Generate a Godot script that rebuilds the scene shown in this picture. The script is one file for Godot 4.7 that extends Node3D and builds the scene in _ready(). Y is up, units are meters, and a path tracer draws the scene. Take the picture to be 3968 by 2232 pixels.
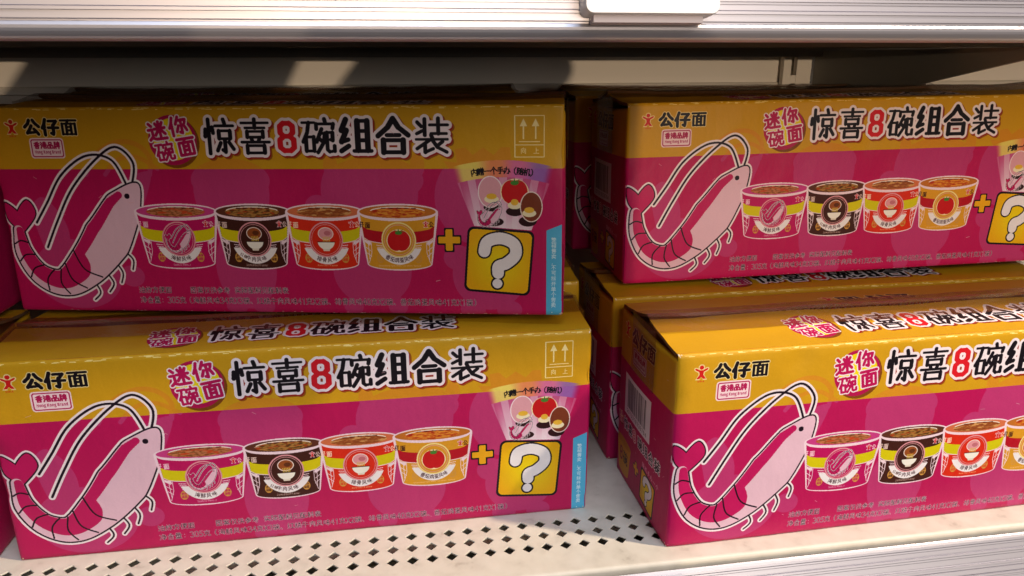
extends Node3D

# ---------------------------------------------------------------- sizes (metres)
const W := 0.40      # carton width
const H := 0.1458    # carton height
const D := 0.112     # carton depth
const PX := 5.12     # print pixels per millimetre

const LOW_LAMP := Vector3(-0.2, 0.46, 5.2)

var img: Image       # the print being drawn
var M := {}          # materials
var K := {}          # stroke glyphs on a 100 x 100 square

# print colours (sRGB)
var YELLOW := Color8(206, 154, 26)
var MAGENTA := Color8(184, 20, 86)
var LIGHT_MAGENTA := Color8(186, 54, 112)
var ORANGE := Color8(210, 140, 34)
var INK := Color8(22, 16, 24)
var PAPER := Color8(240, 226, 232)


func _ready() -> void:
	view_and_light()
	make_glyphs()
	make_materials()
	build_fixture()
	build_cartons()
	build_shadow_board()
	build_price_label()


# ================================================================ camera and light
func view_and_light() -> void:
	var cam = Camera3D.new()
	cam.name = "camera"
	add_child(cam)
	cam.fov = 42.56
	cam.near = 0.02
	cam.far = 60.0
	var right = Vector3(0.9879, -0.0017, 0.155)
	var up = Vector3(0.0474, 0.9553, -0.2917)
	var fw = Vector3(0.1476, -0.2956, -0.9439)
	cam.transform = Transform3D(Basis(right, up, -fw).orthonormalized(), Vector3(-0.0863, 0.3288, 0.6123))
	cam.current = true

	var we = WorldEnvironment.new()
	we.name = "environment"
	var e = Environment.new()
	e.background_mode = Environment.BG_COLOR
	e.background_color = Color(0.30, 0.30, 0.32)
	e.background_energy_multiplier = 0.18
	e.tonemap_mode = Environment.TONE_MAPPER_LINEAR
	e.tonemap_exposure = 1.0
	e.sdfgi_enabled = true
	e.ssao_enabled = true
	e.ssil_enabled = true
	we.environment = e
	add_child(we)

	# warm ceiling spotlight, high up to the right and a little in front of the shelf
	lamp_spot("spotlight", Vector3(1.62, 2.03, 0.86), Vector3(0.1, 0.05, 0.16), Color(1.0, 0.90, 0.77), 7.0, 24.0, 0.05, "black ceiling spotlight to the right, out of frame")
	# low spotlight far down the aisle: reaches in under the upper shelf to the back panel
	lamp_spot("spotlight", LOW_LAMP, Vector3(0.05, 0.25, 0.0), Color(1.0, 0.88, 0.74), 8.0, 12.0, 0.012, "black spotlight far down the aisle, out of frame")
	# wide, pale ceiling panel over the aisle
	soft_panel(Vector2(1.6, 0.9), Vector3(0.6, 1.35, 2.3), Vector3(0.0, 0.2, 0.0), Color(1.0, 0.97, 0.94), 2.0)
	# cool panel nearly overhead, along the shelf front
	soft_panel(Vector2(1.5, 0.4), Vector3(0.15, 2.2, 1.15), Vector3(0.0, 0.2, 0.2), Color(0.86, 0.92, 1.0), 2.8)
	# added fill light across the aisle, low and soft, lifting the shade
	soft_panel(Vector2(1.3, 0.5), Vector3(1.0, 0.58, 3.4), Vector3(0.0, 0.25, 0.0), Color(1.0, 0.96, 0.92), 1.35)


func soft_panel(size: Vector2, at: Vector3, to: Vector3, c: Color, energy: float) -> void:
	var a = AreaLight3D.new()
	a.name = "soft_panel_light"
	a.area_size = size
	a.light_color = c
	a.light_energy = energy
	a.shadow_enabled = true
	add_child(a, true)
	a.look_at_from_position(at, to)


func lamp_spot(called: String, at: Vector3, to: Vector3, c: Color, energy: float, angle: float, size: float, label: String) -> void:
	var t = Node3D.new()
	t.name = called
	add_child(t, true)
	t.look_at_from_position(at, to)
	t.set_meta("label", label)
	t.set_meta("category", "spotlight")
	t.set_meta("group", "shop spotlights")
	var metal = StandardMaterial3D.new()
	metal.albedo_color = Color(0.03, 0.03, 0.03)
	metal.roughness = 0.5
	var housing = CylinderMesh.new()
	housing.top_radius = 0.055
	housing.bottom_radius = 0.06
	housing.height = 0.14
	housing.material = metal
	var h = MeshInstance3D.new()
	h.name = "housing"
	h.mesh = housing
	h.rotation_degrees.x = 90
	h.position.z = 0.09
	t.add_child(h)
	var glass = StandardMaterial3D.new()
	glass.albedo_color = c
	glass.emission_enabled = true
	glass.emission = c
	glass.emission_energy_multiplier = 2.0
	var lens = CylinderMesh.new()
	lens.top_radius = 0.05
	lens.bottom_radius = 0.05
	lens.height = 0.006
	lens.material = glass
	var l = MeshInstance3D.new()
	l.name = "lens"
	l.mesh = lens
	l.rotation_degrees.x = 90
	l.position.z = 0.012
	t.add_child(l)
	var s = SpotLight3D.new()
	s.name = "beam"
	s.light_color = c
	s.light_energy = energy
	s.spot_angle = angle
	s.spot_angle_attenuation = 0.5
	s.spot_range = 30.0
	s.spot_attenuation = 2.0
	s.light_size = size
	s.shadow_enabled = true
	s.position.z = -0.06
	t.add_child(s)


# ================================================================ helpers for things
func thing(called: String, label: String, category: String, group := "") -> Node3D:
	var o = Node3D.new()
	o.name = called
	add_child(o, true)
	o.set_meta("label", label)
	o.set_meta("category", category)
	if group:
		o.set_meta("group", group)
	return o


func part(called: String, mesh: Mesh, mat: Material, parent: Node) -> MeshInstance3D:
	var o = MeshInstance3D.new()
	o.name = called
	o.mesh = mesh
	o.material_override = mat
	parent.add_child(o, true)
	return o


func grid(nu: int, nv: int, f: Callable) -> ArrayMesh:
	# f(i, j) -> [position, uv]
	var st = SurfaceTool.new()
	st.begin(Mesh.PRIMITIVE_TRIANGLES)
	grid_into(st, nu, nv, f)
	return finish(st)


func grid_into(st: SurfaceTool, nu: int, nv: int, f: Callable) -> void:
	var g = []
	for j in nv + 1:
		var row = []
		for i in nu + 1:
			row.append(f.call(i, j))
		g.append(row)
	for j in nv:
		for i in nu:
			for q in [[i, j], [i + 1, j], [i + 1, j + 1], [i, j], [i + 1, j + 1], [i, j + 1]]:
				var v: Array = g[q[1]][q[0]]
				st.set_uv(v[1])
				st.add_vertex(v[0])


func finish(st: SurfaceTool) -> ArrayMesh:
	st.index()
	st.generate_normals()
	return st.commit()


func quad(st: SurfaceTool, a: Vector3, b: Vector3, c: Vector3, d: Vector3) -> void:
	for v in [a, b, c, a, c, d]:
		st.set_uv(Vector2(v.x, v.z))
		st.add_vertex(v)


func box_into(st: SurfaceTool, lo: Vector3, hi: Vector3) -> void:
	var p = []
	for k in 8:
		p.append(Vector3(hi.x if k & 1 else lo.x, hi.y if k & 2 else lo.y, hi.z if k & 4 else lo.z))
	for f in [[4, 5, 7, 6], [1, 0, 2, 3], [5, 1, 3, 7], [0, 4, 6, 2], [6, 7, 3, 2], [0, 1, 5, 4]]:
		quad(st, p[f[3]], p[f[2]], p[f[1]], p[f[0]])


func box_mesh(lo: Vector3, hi: Vector3) -> ArrayMesh:
	var st = SurfaceTool.new()
	st.begin(Mesh.PRIMITIVE_TRIANGLES)
	st.set_smooth_group(-1)
	box_into(st, lo, hi)
	st.generate_normals()
	return st.commit()


func extrude(profile: PackedVector2Array, x0: float, x1: float, smooth := false, closed := false) -> ArrayMesh:
	# profile of (z, y) points swept along x
	var st = SurfaceTool.new()
	st.begin(Mesh.PRIMITIVE_TRIANGLES)
	st.set_smooth_group(0 if smooth else -1)
	var n = profile.size()
	for i in (n if closed else n - 1):
		var a = profile[i]
		var b = profile[(i + 1) % n]
		var steps = 1
		for s in steps:
			quad(st, Vector3(x0, a.y, a.x), Vector3(x1, a.y, a.x), Vector3(x1, b.y, b.x), Vector3(x0, b.y, b.x))
	if smooth:
		st.index()
	st.generate_normals()
	return st.commit()


# ================================================================ print: drawing on an Image
func poly(pts: PackedVector2Array, col: Color) -> void:
	# even-odd fill, points in pixels
	var n = pts.size()
	var y0 = 1e9
	var y1 = -1e9
	for p in pts:
		y0 = minf(y0, p.y)
		y1 = maxf(y1, p.y)
	var ya = maxi(0, int(ceil(y0 - 0.5)))
	var yb = mini(img.get_height() - 1, int(floor(y1 - 0.5)))
	for y in range(ya, yb + 1):
		var c = y + 0.5
		var xs = []
		for i in n:
			var a = pts[i]
			var b = pts[(i + 1) % n]
			if (a.y <= c) != (b.y <= c):
				xs.append(a.x + (c - a.y) / (b.y - a.y) * (b.x - a.x))
		xs.sort()
		for k in range(0, xs.size() - 1, 2):
			var xa = maxi(0, int(round(xs[k])))
			var xb = mini(img.get_width(), int(round(xs[k + 1])))
			if xb > xa:
				img.fill_rect(Rect2i(xa, y, xb - xa, 1), col)


func shade(pts: PackedVector2Array, f: Callable) -> void:
	# like poly (points in mm), colour from f(x mm, y mm, what is there)
	var q = PackedVector2Array()
	var lo = Vector2(1e9, 1e9)
	var hi = -lo
	for p in pts:
		lo = lo.min(p * PX)
		hi = hi.max(p * PX)
		q.append(p * PX)
	for y in range(maxi(0, int(lo.y)), mini(img.get_height(), int(hi.y) + 1)):
		var xs = []
		for i in q.size():
			var a = q[i]
			var b = q[(i + 1) % q.size()]
			var c = y + 0.5
			if (a.y <= c) != (b.y <= c):
				xs.append(a.x + (c - a.y) / (b.y - a.y) * (b.x - a.x))
		xs.sort()
		for k in range(0, xs.size() - 1, 2):
			for x in range(maxi(0, int(round(xs[k]))), mini(img.get_width(), int(round(xs[k + 1])))):
				img.set_pixel(x, y, f.call((x + 0.5) / PX, (y + 0.5) / PX, img.get_pixel(x, y)))


func disc_px(c: Vector2, r: float, col: Color) -> void:
	for y in range(maxi(0, int(ceil(c.y - r - 0.5))), mini(img.get_height() - 1, int(floor(c.y + r - 0.5))) + 1):
		var dy = y + 0.5 - c.y
		var hw = sqrt(maxf(0.0, r * r - dy * dy))
		var xa = maxi(0, int(round(c.x - hw)))
		var xb = mini(img.get_width(), int(round(c.x + hw)))
		if xb > xa:
			img.fill_rect(Rect2i(xa, y, xb - xa, 1), col)


func line_px(pts: PackedVector2Array, wh: float, wv: float, col: Color, capped := true) -> void:
	for i in pts.size() - 1:
		var a = pts[i]
		var b = pts[i + 1]
		var d = b - a
		var l = d.length()
		if l < 1e-6:
			continue
		var w = lerpf(wh, wv, absf(d.y) / l) * 0.5
		var nrm = Vector2(-d.y, d.x) / l * w
		poly(PackedVector2Array([a + nrm, b + nrm, b - nrm, a - nrm]), col)
		if capped or i > 0:
			disc_px(a, w * 0.98, col)
		if capped or i < pts.size() - 2:
			disc_px(b, w * 0.98, col)


func mm(a: Array) -> PackedVector2Array:
	var q = PackedVector2Array()
	for i in range(0, a.size(), 2):
		q.append(Vector2(a[i], a[i + 1]))
	return q


func scaled(pts: PackedVector2Array) -> PackedVector2Array:
	var q = PackedVector2Array()
	for p in pts:
		q.append(p * PX)
	return q


func fill(pts: PackedVector2Array, col: Color) -> void:
	poly(scaled(pts), col)


func stroke(pts: PackedVector2Array, w: float, col: Color, capped := true) -> void:
	line_px(scaled(pts), w * PX, w * PX, col, capped)


func disc(x: float, y: float, r: float, col: Color) -> void:
	disc_px(Vector2(x, y) * PX, r * PX, col)


func ellipse(x: float, y: float, rx: float, ry: float, a0 := 0.0, a1 := 360.0, n := 40) -> PackedVector2Array:
	var q = PackedVector2Array()
	for i in n + 1:
		var a = deg_to_rad(lerpf(a0, a1, float(i) / n))
		q.append(Vector2(x + rx * cos(a), y + ry * sin(a)))
	return q


func rounded(x0: float, y0: float, x1: float, y1: float, r: float) -> PackedVector2Array:
	var q = PackedVector2Array()
	for c in [[x1 - r, y1 - r, 0], [x0 + r, y1 - r, 90], [x0 + r, y0 + r, 180], [x1 - r, y0 + r, 270]]:
		q.append_array(ellipse(c[0], c[1], r, r, c[2], c[2] + 90, 6))
	return q


func turned(pts: PackedVector2Array, c: Vector2, deg: float) -> PackedVector2Array:
	var q = PackedVector2Array()
	for p in pts:
		q.append(c + (p - c).rotated(deg_to_rad(deg)))
	return q


func smooth_curve(ctrl: PackedVector2Array, per := 10) -> PackedVector2Array:
	var q = PackedVector2Array()
	var n = ctrl.size()
	for i in n - 1:
		for k in per:
			q.append(ctrl[i].cubic_interpolate(ctrl[i + 1], ctrl[maxi(i - 1, 0)], ctrl[mini(i + 2, n - 1)], float(k) / per))
	q.append(ctrl[n - 1])
	return q


# ---------------------------------------------------------------- stroke glyphs
func strokes(ch: String) -> Array:
	var out = []
	for s in K.get(ch, []):
		if s[0] is String:
			for t in strokes(s[0]):
				var q = PackedVector2Array()
				for p in t:
					q.append(Vector2(lerpf(s[1], s[3], p.x / 100.0), lerpf(s[2], s[4], p.y / 100.0)))
				out.append(q)
		else:
			out.append(mm(s))
	return out


func glyph(ch: String, x: float, y: float, w: float, h: float, wh: float, wv: float, col: Color, deg := 0.0, slant := 0.0) -> void:
	# box of the glyph in mm, stroke widths in mm
	var c = Vector2(x + w / 2, y + h / 2)
	for s in strokes(ch):
		var q = PackedVector2Array()
		for p: Vector2 in s:
			var v = Vector2((p.x - 50) / 100.0 * w + (50 - p.y) / 100.0 * h * slant, (p.y - 50) / 100.0 * h)
			q.append((c + v.rotated(deg_to_rad(deg))) * PX)
		line_px(q, wh * PX, wv * PX, col)


func narrow(ch: String) -> bool:
	return ch in "0123456789X"


func text_line(t: String, x: float, y: float, size: float, width: float, w: float, col: Color, rim: Color, rim_w: float, deg := 0.0) -> void:
	var total = 0.0
	for ch in t:
		total += 0.6 if narrow(ch) else 1.0
	var step = width / total
	for layer in (2 if rim_w > 0 else 1):
		var at = 0.0
		for ch in t:
			var adv = step * (0.6 if narrow(ch) else 1.0)
			var o = Vector2(at, 0).rotated(deg_to_rad(deg))
			var ww: float = w + (rim_w * 2 if layer == 0 and rim_w > 0 else 0.0)
			glyph(ch, x + o.x + adv * 0.06, y + o.y, adv * 0.88, size, ww, ww, rim if layer == 0 and rim_w > 0 else col, deg)
			at += adv


func arc_text(t: String, cx: float, cy: float, r: float, a_mid: float, span: float, size: float, w: float, col: Color, up := true) -> void:
	# along a circle; angles in degrees, 0 is right, y down
	var n = t.length()
	for i in n:
		var f = (i + 0.5) / n - 0.5
		var a = a_mid + f * span * (1.0 if up else -1.0)
		var p = Vector2(cx, cy) + Vector2(r, 0).rotated(deg_to_rad(a))
		glyph(t[i], p.x - size / 2, p.y - size / 2, size * 0.92, size, w, w, col, a + (90.0 if up else -90.0))


func latin(t: String, x: float, y: float, width: float, height: float, col: Color, bold := true, bend := 0.0) -> void:
	var f = SystemFont.new()
	f.font_names = PackedStringArray(["Droid Sans"])
	f.font_weight = 700 if bold else 400
	var m = TextMesh.new()
	m.font = f
	m.text = t
	m.depth = 0.0
	m.font_size = 32
	m.pixel_size = 0.01
	var arr = m.get_mesh_arrays()
	var v: PackedVector3Array = arr[Mesh.ARRAY_VERTEX]
	var idx: PackedInt32Array = arr[Mesh.ARRAY_INDEX] if arr[Mesh.ARRAY_INDEX] != null else PackedInt32Array(range(v.size()))
	var lo = Vector3(1e9, 1e9, 0)
	var hi = -lo
	for p in v:
		lo = lo.min(p)
		hi = hi.max(p)
	var q = PackedVector2Array()
	for p in v:
		var u = (p.x - lo.x) / (hi.x - lo.x)
		var b = bend * (1.0 - 4.0 * (u - 0.5) * (u - 0.5))
		q.append(Vector2(x + u * width, y + b + (hi.y - p.y) / (hi.y - lo.y) * height) * PX)
	for i in range(0, idx.size(), 3):
		poly(PackedVector2Array([q[idx[i]], q[idx[i + 1]], q[idx[i + 2]]]), col)


func make_glyphs() -> void:
	# parts of characters
	K["亻"] = [[70, 4, 45, 32, 8, 56], [48, 36, 48, 98]]
	K["子"] = [[12, 14, 82, 14, 50, 42], [50, 40, 50, 82, 46, 94, 28, 88], [4, 54, 96, 54]]
	K["氵"] = [[20, 8, 70, 24], [10, 38, 60, 52], [10, 94, 70, 62]]
	K["巷"] = [[14, 16, 90, 16], [2, 38, 98, 38], [36, 4, 36, 38], [66, 4, 66, 38], [34, 40, 4, 62], [66, 40, 98, 60], [30, 56, 68, 56, 68, 72, 30, 72], [30, 56, 30, 90, 40, 94, 90, 92, 92, 80]]
	K["片"] = [[30, 6, 30, 50, 6, 96], [30, 36, 92, 36], [66, 4, 66, 36], [30, 60, 72, 60, 72, 96]]
	K["卑"] = [[50, 2, 42, 12], [16, 14, 86, 14, 86, 52, 16, 52, 16, 14], [16, 33, 86, 33], [50, 14, 50, 52, 30, 66], [4, 72, 96, 72], [66, 56, 66, 98]]
	K["米"] = [[22, 12, 34, 32], [80, 10, 66, 32], [4, 46, 96, 46], [50, 2, 50, 98], [46, 48, 8, 86], [54, 48, 92, 86]]
	K["尔"] = [[34, 4, 8, 40], [24, 22, 92, 22, 84, 40], [54, 24, 54, 90, 36, 84], [30, 50, 10, 80], [74, 48, 94, 78]]
	K["石"] = [[4, 12, 98, 12], [54, 12, 40, 40, 6, 66], [28, 52, 88, 52, 88, 92, 28, 92, 28, 52]]
	K["宛"] = [[50, 2, 54, 12], [8, 30, 8, 16, 94, 16, 90, 28], [34, 30, 6, 66], [28, 42, 50, 42, 42, 68, 10, 96], [20, 56, 32, 64], [60, 40, 88, 40, 88, 62, 76, 60], [60, 40, 60, 88, 70, 94, 96, 92, 96, 78]]
	K["忄"] = [[48, 2, 48, 98], [14, 30, 8, 50], [84, 24, 92, 40]]
	K["京"] = [[48, 2, 54, 14], [4, 20, 96, 20], [22, 34, 78, 34, 78, 56, 22, 56, 22, 34], [50, 58, 50, 94, 36, 88], [28, 68, 10, 90], [70, 66, 92, 86]]
	K["纟"] = [[48, 4, 12, 34, 50, 34, 10, 66, 62, 60], [6, 92, 64, 78]]
	K["且"] = [[24, 8, 78, 8, 78, 90], [24, 8, 24, 90], [24, 36, 78, 36], [24, 62, 78, 62], [2, 92, 98, 92]]
	K["贝"] = [[14, 10, 86, 10, 86, 70], [14, 10, 14, 70], [50, 26, 46, 62, 10, 96], [58, 70, 88, 94]]
	K["曾"] = [[28, 2, 38, 16], [74, 2, 62, 16], [10, 18, 90, 18, 90, 48, 10, 48, 10, 18], [50, 18, 50, 48], [36, 24, 40, 42], [66, 24, 60, 42], [22, 58, 78, 58, 78, 96, 22, 96, 22, 58], [22, 76, 78, 76]]
	K["阝"] = [[20, 6, 20, 98], [20, 8, 80, 8, 50, 40, 80, 54, 72, 74, 40, 72]]
	K["木"] = [[4, 30, 96, 30], [50, 2, 50, 98], [48, 32, 6, 72], [52, 32, 92, 64]]
	K["几"] = [[16, 10, 14, 60, 2, 96], [16, 10, 72, 10, 72, 86, 80, 92, 98, 90, 98, 74]]
	K["目"] = [[8, 2, 92, 2, 92, 98, 8, 98, 8, 2], [8, 34, 92, 34], [8, 66, 92, 66]]
	K["扌"] = [[4, 26, 94, 26], [56, 2, 56, 90, 30, 86], [4, 66, 94, 50]]
	K["斥"] = [[84, 4, 22, 16], [22, 14, 20, 56, 4, 94], [22, 40, 96, 40], [62, 40, 62, 98], [40, 60, 86, 78]]
	K["由"] = [[10, 26, 90, 26, 90, 94, 10, 94, 10, 26], [10, 58, 90, 58], [50, 2, 50, 94]]
	K["火"] = [[12, 30, 22, 50], [86, 24, 72, 44], [50, 4, 48, 50, 6, 96], [52, 50, 94, 94]]
	K["乍"] = [[34, 2, 6, 46], [22, 26, 98, 26], [44, 28, 44, 98], [44, 50, 90, 50], [44, 72, 90, 72]]
	K["更"] = [[4, 8, 96, 8], [16, 22, 84, 22, 84, 56, 16, 56, 16, 22], [16, 40, 84, 40], [50, 8, 46, 60, 6, 96], [22, 62, 50, 84, 98, 96]]
	K["又"] = [[8, 16, 88, 16, 66, 60, 10, 94], [18, 34, 52, 70, 94, 94]]
	K["共"] = [[10, 26, 92, 26], [2, 60, 98, 60], [32, 4, 32, 60], [68, 4, 68, 60], [34, 70, 14, 94], [64, 70, 90, 92]]
	K["示"] = [[18, 12, 82, 12], [2, 38, 98, 38], [50, 38, 50, 92, 32, 88], [28, 54, 8, 82], [72, 54, 94, 80]]
	K["酉"] = [[2, 8, 98, 8], [10, 26, 90, 26, 90, 96, 10, 96, 10, 26], [36, 8, 34, 44, 22, 58], [64, 8, 64, 50, 80, 52], [10, 72, 90, 72]]
	K["己"] = [[8, 10, 88, 10, 88, 46, 10, 46], [10, 46, 10, 84, 22, 94, 96, 92, 96, 74]]
	K["斗"] = [[16, 12, 44, 26], [8, 36, 36, 50], [2, 70, 98, 58], [70, 2, 70, 98]]
	K["冫"] = [[20, 14, 70, 36], [6, 90, 74, 58]]
	K["争"] = [[34, 2, 8, 30], [28, 14, 70, 14, 52, 32], [16, 34, 82, 34, 82, 72, 16, 72], [2, 53, 98, 53], [48, 34, 48, 92, 30, 88]]
	K["每"] = [[28, 2, 6, 34], [22, 14, 94, 14], [22, 34, 84, 34, 80, 92, 62, 90], [22, 34, 14, 76, 92, 76], [4, 56, 98, 56], [46, 40, 54, 50], [42, 62, 50, 72]]
	K["鱼"] = [[34, 2, 8, 26], [30, 12, 74, 12, 56, 28], [14, 30, 86, 30, 86, 74, 14, 74, 14, 30], [14, 52, 86, 52], [50, 30, 50, 74], [2, 94, 98, 94]]
	K["羊"] = [[24, 4, 38, 20], [76, 4, 60, 20], [10, 26, 90, 26], [16, 48, 84, 48], [2, 72, 98, 72], [50, 26, 50, 98]]
	K["口"] = [[6, 4, 94, 4, 94, 96, 6, 96, 6, 4]]
	K["未"] = [[14, 22, 86, 22], [2, 46, 98, 46], [50, 2, 50, 98], [46, 48, 6, 84], [54, 48, 94, 84]]
	K["工"] = [[8, 14, 92, 14], [50, 14, 50, 90], [2, 90, 98, 90]]
	K["尧"] = [[8, 22, 80, 14], [38, 2, 50, 32, 92, 44], [80, 20, 14, 50], [4, 58, 96, 58], [36, 58, 30, 78, 4, 96], [62, 58, 62, 88, 72, 94, 96, 92, 96, 76]]
	K["非"] = [[34, 4, 34, 98], [4, 26, 34, 26], [4, 48, 34, 48], [0, 72, 34, 70], [66, 4, 66, 98], [66, 26, 96, 26], [66, 48, 96, 48], [66, 72, 98, 72]]
	K["鸟"] = [[46, 2, 36, 14], [16, 16, 76, 16, 72, 46, 56, 44], [40, 24, 50, 34], [16, 16, 16, 60, 90, 60, 84, 94, 66, 92], [2, 78, 72, 78]]
	# characters
	K["公"] = [[38, 8, 30, 28, 8, 50], [60, 8, 70, 26, 92, 48], [48, 42, 36, 64, 20, 86, 78, 80], [62, 62, 74, 76, 86, 94]]
	K["仔"] = [["亻", 0, 0, 34, 100], ["子", 34, 0, 100, 100]]
	K["面"] = [[4, 10, 96, 10], [50, 10, 40, 28], [12, 30, 88, 30, 88, 94, 12, 94, 12, 30], [36, 30, 36, 94], [64, 30, 64, 94], [36, 50, 64, 50], [36, 70, 64, 70]]
	K["香"] = [[72, 4, 30, 14], [6, 26, 94, 26], [50, 8, 50, 52], [46, 28, 10, 56], [54, 28, 90, 56], [28, 60, 72, 60, 72, 96, 28, 96, 28, 60], [28, 78, 72, 78]]
	K["港"] = [["氵", 0, 0, 30, 100], ["巷", 32, 0, 100, 100]]
	K["品"] = [[30, 8, 70, 8, 70, 40, 30, 40, 30, 8], [6, 54, 42, 54, 42, 94, 6, 94, 6, 54], [58, 54, 94, 54, 94, 94, 58, 94, 58, 54]]
	K["牌"] = [["片", 0, 0, 42, 100], ["卑", 44, 0, 100, 100]]
	K["迷"] = [[12, 8, 24, 22], [4, 40, 24, 40, 24, 76], [24, 76, 4, 92], [16, 82, 40, 92, 98, 94], ["米", 34, 2, 98, 82]]
	K["你"] = [["亻", 0, 0, 34, 100], ["尔", 34, 0, 100, 100]]
	K["碗"] = [["石", 0, 0, 40, 100], ["宛", 40, 0, 100, 100]]
	K["惊"] = [["忄", 0, 0, 32, 100], ["京", 34, 0, 100, 100]]
	K["喜"] = [[6, 12, 94, 12], [50, 2, 50, 26], [18, 26, 82, 26], [24, 36, 76, 36, 76, 52, 24, 52, 24, 36], [36, 54, 40, 64], [64, 54, 60, 64], [4, 66, 96, 66], [22, 76, 78, 76, 78, 97, 22, 97, 22, 76]]
	K["组"] = [["纟", 0, 0, 42, 100], ["且", 42, 0, 100, 100]]
	K["合"] = [[50, 2, 34, 26, 4, 50], [50, 2, 66, 26, 96, 48], [30, 48, 70, 48], [20, 62, 80, 62, 80, 96, 20, 96, 20, 62]]
	K["装"] = [[8, 12, 20, 24], [6, 44, 28, 34], [30, 4, 30, 48], [44, 20, 98, 20], [70, 2, 70, 44], [48, 44, 94, 44], [48, 48, 52, 56], [4, 60, 96, 60], [44, 62, 6, 86], [30, 76, 30, 96, 54, 86], [52, 62, 66, 82, 94, 96], [82, 66, 66, 78]]
	K["向"] = [[50, 2, 38, 18], [12, 20, 88, 20, 88, 94, 72, 90], [12, 20, 12, 98], [34, 42, 66, 42, 66, 72, 34, 72, 34, 42]]
	K["上"] = [[48, 6, 48, 90], [48, 42, 86, 42], [6, 92, 94, 92]]
	K["内"] = [[10, 22, 90, 22, 90, 94, 74, 90], [10, 22, 10, 98], [50, 2, 48, 40, 26, 70], [50, 42, 76, 66]]
	K["赠"] = [["贝", 0, 0, 40, 100], ["曾", 42, 0, 100, 100]]
	K["一"] = [[4, 50, 96, 50]]
	K["个"] = [[50, 2, 30, 34, 2, 56], [50, 2, 70, 34, 98, 54], [50, 36, 50, 98]]
	K["手"] = [[78, 4, 20, 14], [14, 34, 86, 34], [4, 58, 96, 58], [50, 10, 50, 92, 32, 90]]
	K["办"] = [[10, 30, 78, 30, 74, 92, 54, 86], [42, 4, 38, 50, 8, 94], [14, 52, 4, 72], [86, 50, 97, 70]]
	K["（"] = [[84, 2, 62, 28, 62, 72, 84, 98]]
	K["）"] = [[16, 2, 38, 28, 38, 72, 16, 98]]
	K["随"] = [["阝", 0, 0, 30, 100], [38, 12, 44, 24], [32, 42, 46, 42, 46, 80], [46, 80, 34, 92], [42, 84, 60, 92, 98, 94], [52, 16, 96, 16], [70, 4, 50, 44], [60, 36, 90, 36, 90, 78, 82, 78], [60, 36, 60, 80], [60, 50, 90, 50], [60, 64, 90, 64]]
	K["机"] = [["木", 0, 0, 44, 100], ["几", 46, 0, 100, 100]]
	K["整"] = [[4, 12, 52, 12], [10, 22, 48, 22, 48, 34, 10, 34, 10, 22], [28, 2, 28, 52], [26, 36, 6, 50], [30, 36, 52, 48], [68, 2, 54, 26], [62, 16, 96, 16], [88, 18, 78, 36, 52, 52], [62, 26, 76, 40, 98, 52], [14, 60, 86, 60], [50, 60, 50, 94], [50, 76, 82, 76], [26, 72, 26, 94], [4, 96, 96, 96]]
	K["箱"] = [[20, 2, 6, 20], [14, 12, 46, 12], [30, 14, 34, 24], [66, 2, 52, 20], [60, 12, 96, 12], [76, 14, 82, 24], ["木", 2, 28, 48, 98], ["目", 54, 34, 94, 96]]
	K["售"] = [[30, 2, 6, 36], [22, 20, 22, 60], [56, 2, 62, 12], [22, 14, 94, 14], [22, 28, 88, 28], [22, 42, 88, 42], [22, 56, 96, 56], [56, 14, 56, 56], [22, 68, 80, 68, 80, 97, 22, 97, 22, 68]]
	K["卖"] = [[14, 14, 86, 14], [50, 2, 50, 28], [6, 28, 94, 28, 86, 42], [28, 38, 40, 48], [18, 50, 30, 60], [4, 64, 96, 64], [54, 36, 50, 66, 10, 96], [58, 72, 92, 94]]
	K["不"] = [[6, 12, 94, 12], [54, 14, 36, 42, 4, 68], [50, 34, 50, 98], [58, 44, 92, 70]]
	K["可"] = [[4, 12, 96, 12], [80, 12, 80, 92, 62, 88], [18, 34, 54, 34, 54, 68, 18, 68, 18, 34]]
	K["拆"] = [["扌", 0, 0, 38, 100], ["斥", 40, 0, 100, 100]]
	K["开"] = [[12, 14, 88, 14], [4, 48, 96, 48], [34, 14, 32, 60, 8, 96], [68, 14, 68, 98]]
	K["单"] = [[26, 2, 36, 16], [72, 2, 62, 16], [16, 20, 84, 20, 84, 58, 16, 58, 16, 20], [16, 38, 84, 38], [50, 20, 50, 98], [4, 76, 96, 76]]
	K["油"] = [["氵", 0, 0, 30, 100], ["由", 34, 0, 100, 100]]
	K["炸"] = [["火", 0, 0, 42, 100], ["乍", 42, 0, 100, 100]]
	K["方"] = [[46, 2, 54, 14], [4, 22, 96, 22], [40, 24, 34, 62, 8, 94], [38, 44, 82, 44, 76, 92, 56, 88]]
	K["便"] = [["亻", 0, 0, 34, 100], ["更", 34, 0, 100, 100]]
	K["图"] = [[8, 6, 92, 6, 92, 96, 8, 96, 8, 6], [42, 14, 22, 40], [38, 22, 70, 22, 52, 42, 20, 58], [36, 32, 56, 44, 82, 56], [46, 60, 60, 66], [38, 74, 60, 84]]
	K["案"] = [[48, 0, 52, 8], [10, 22, 10, 10, 90, 10, 88, 20], [6, 32, 94, 32], [44, 18, 30, 42, 78, 58], [68, 34, 54, 50, 18, 60], [4, 70, 96, 70], [50, 58, 50, 99], [46, 72, 10, 94], [54, 72, 92, 94]]
	K["仅"] = [["亻", 0, 0, 34, 100], ["又", 34, 0, 100, 100]]
	K["供"] = [["亻", 0, 0, 34, 100], ["共", 34, 0, 100, 100]]
	K["参"] = [[50, 2, 24, 24, 74, 22], [64, 10, 80, 26], [4, 40, 96, 40], [46, 30, 8, 64], [54, 40, 92, 62], [58, 48, 36, 62], [66, 60, 30, 80], [76, 72, 22, 97]]
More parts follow.
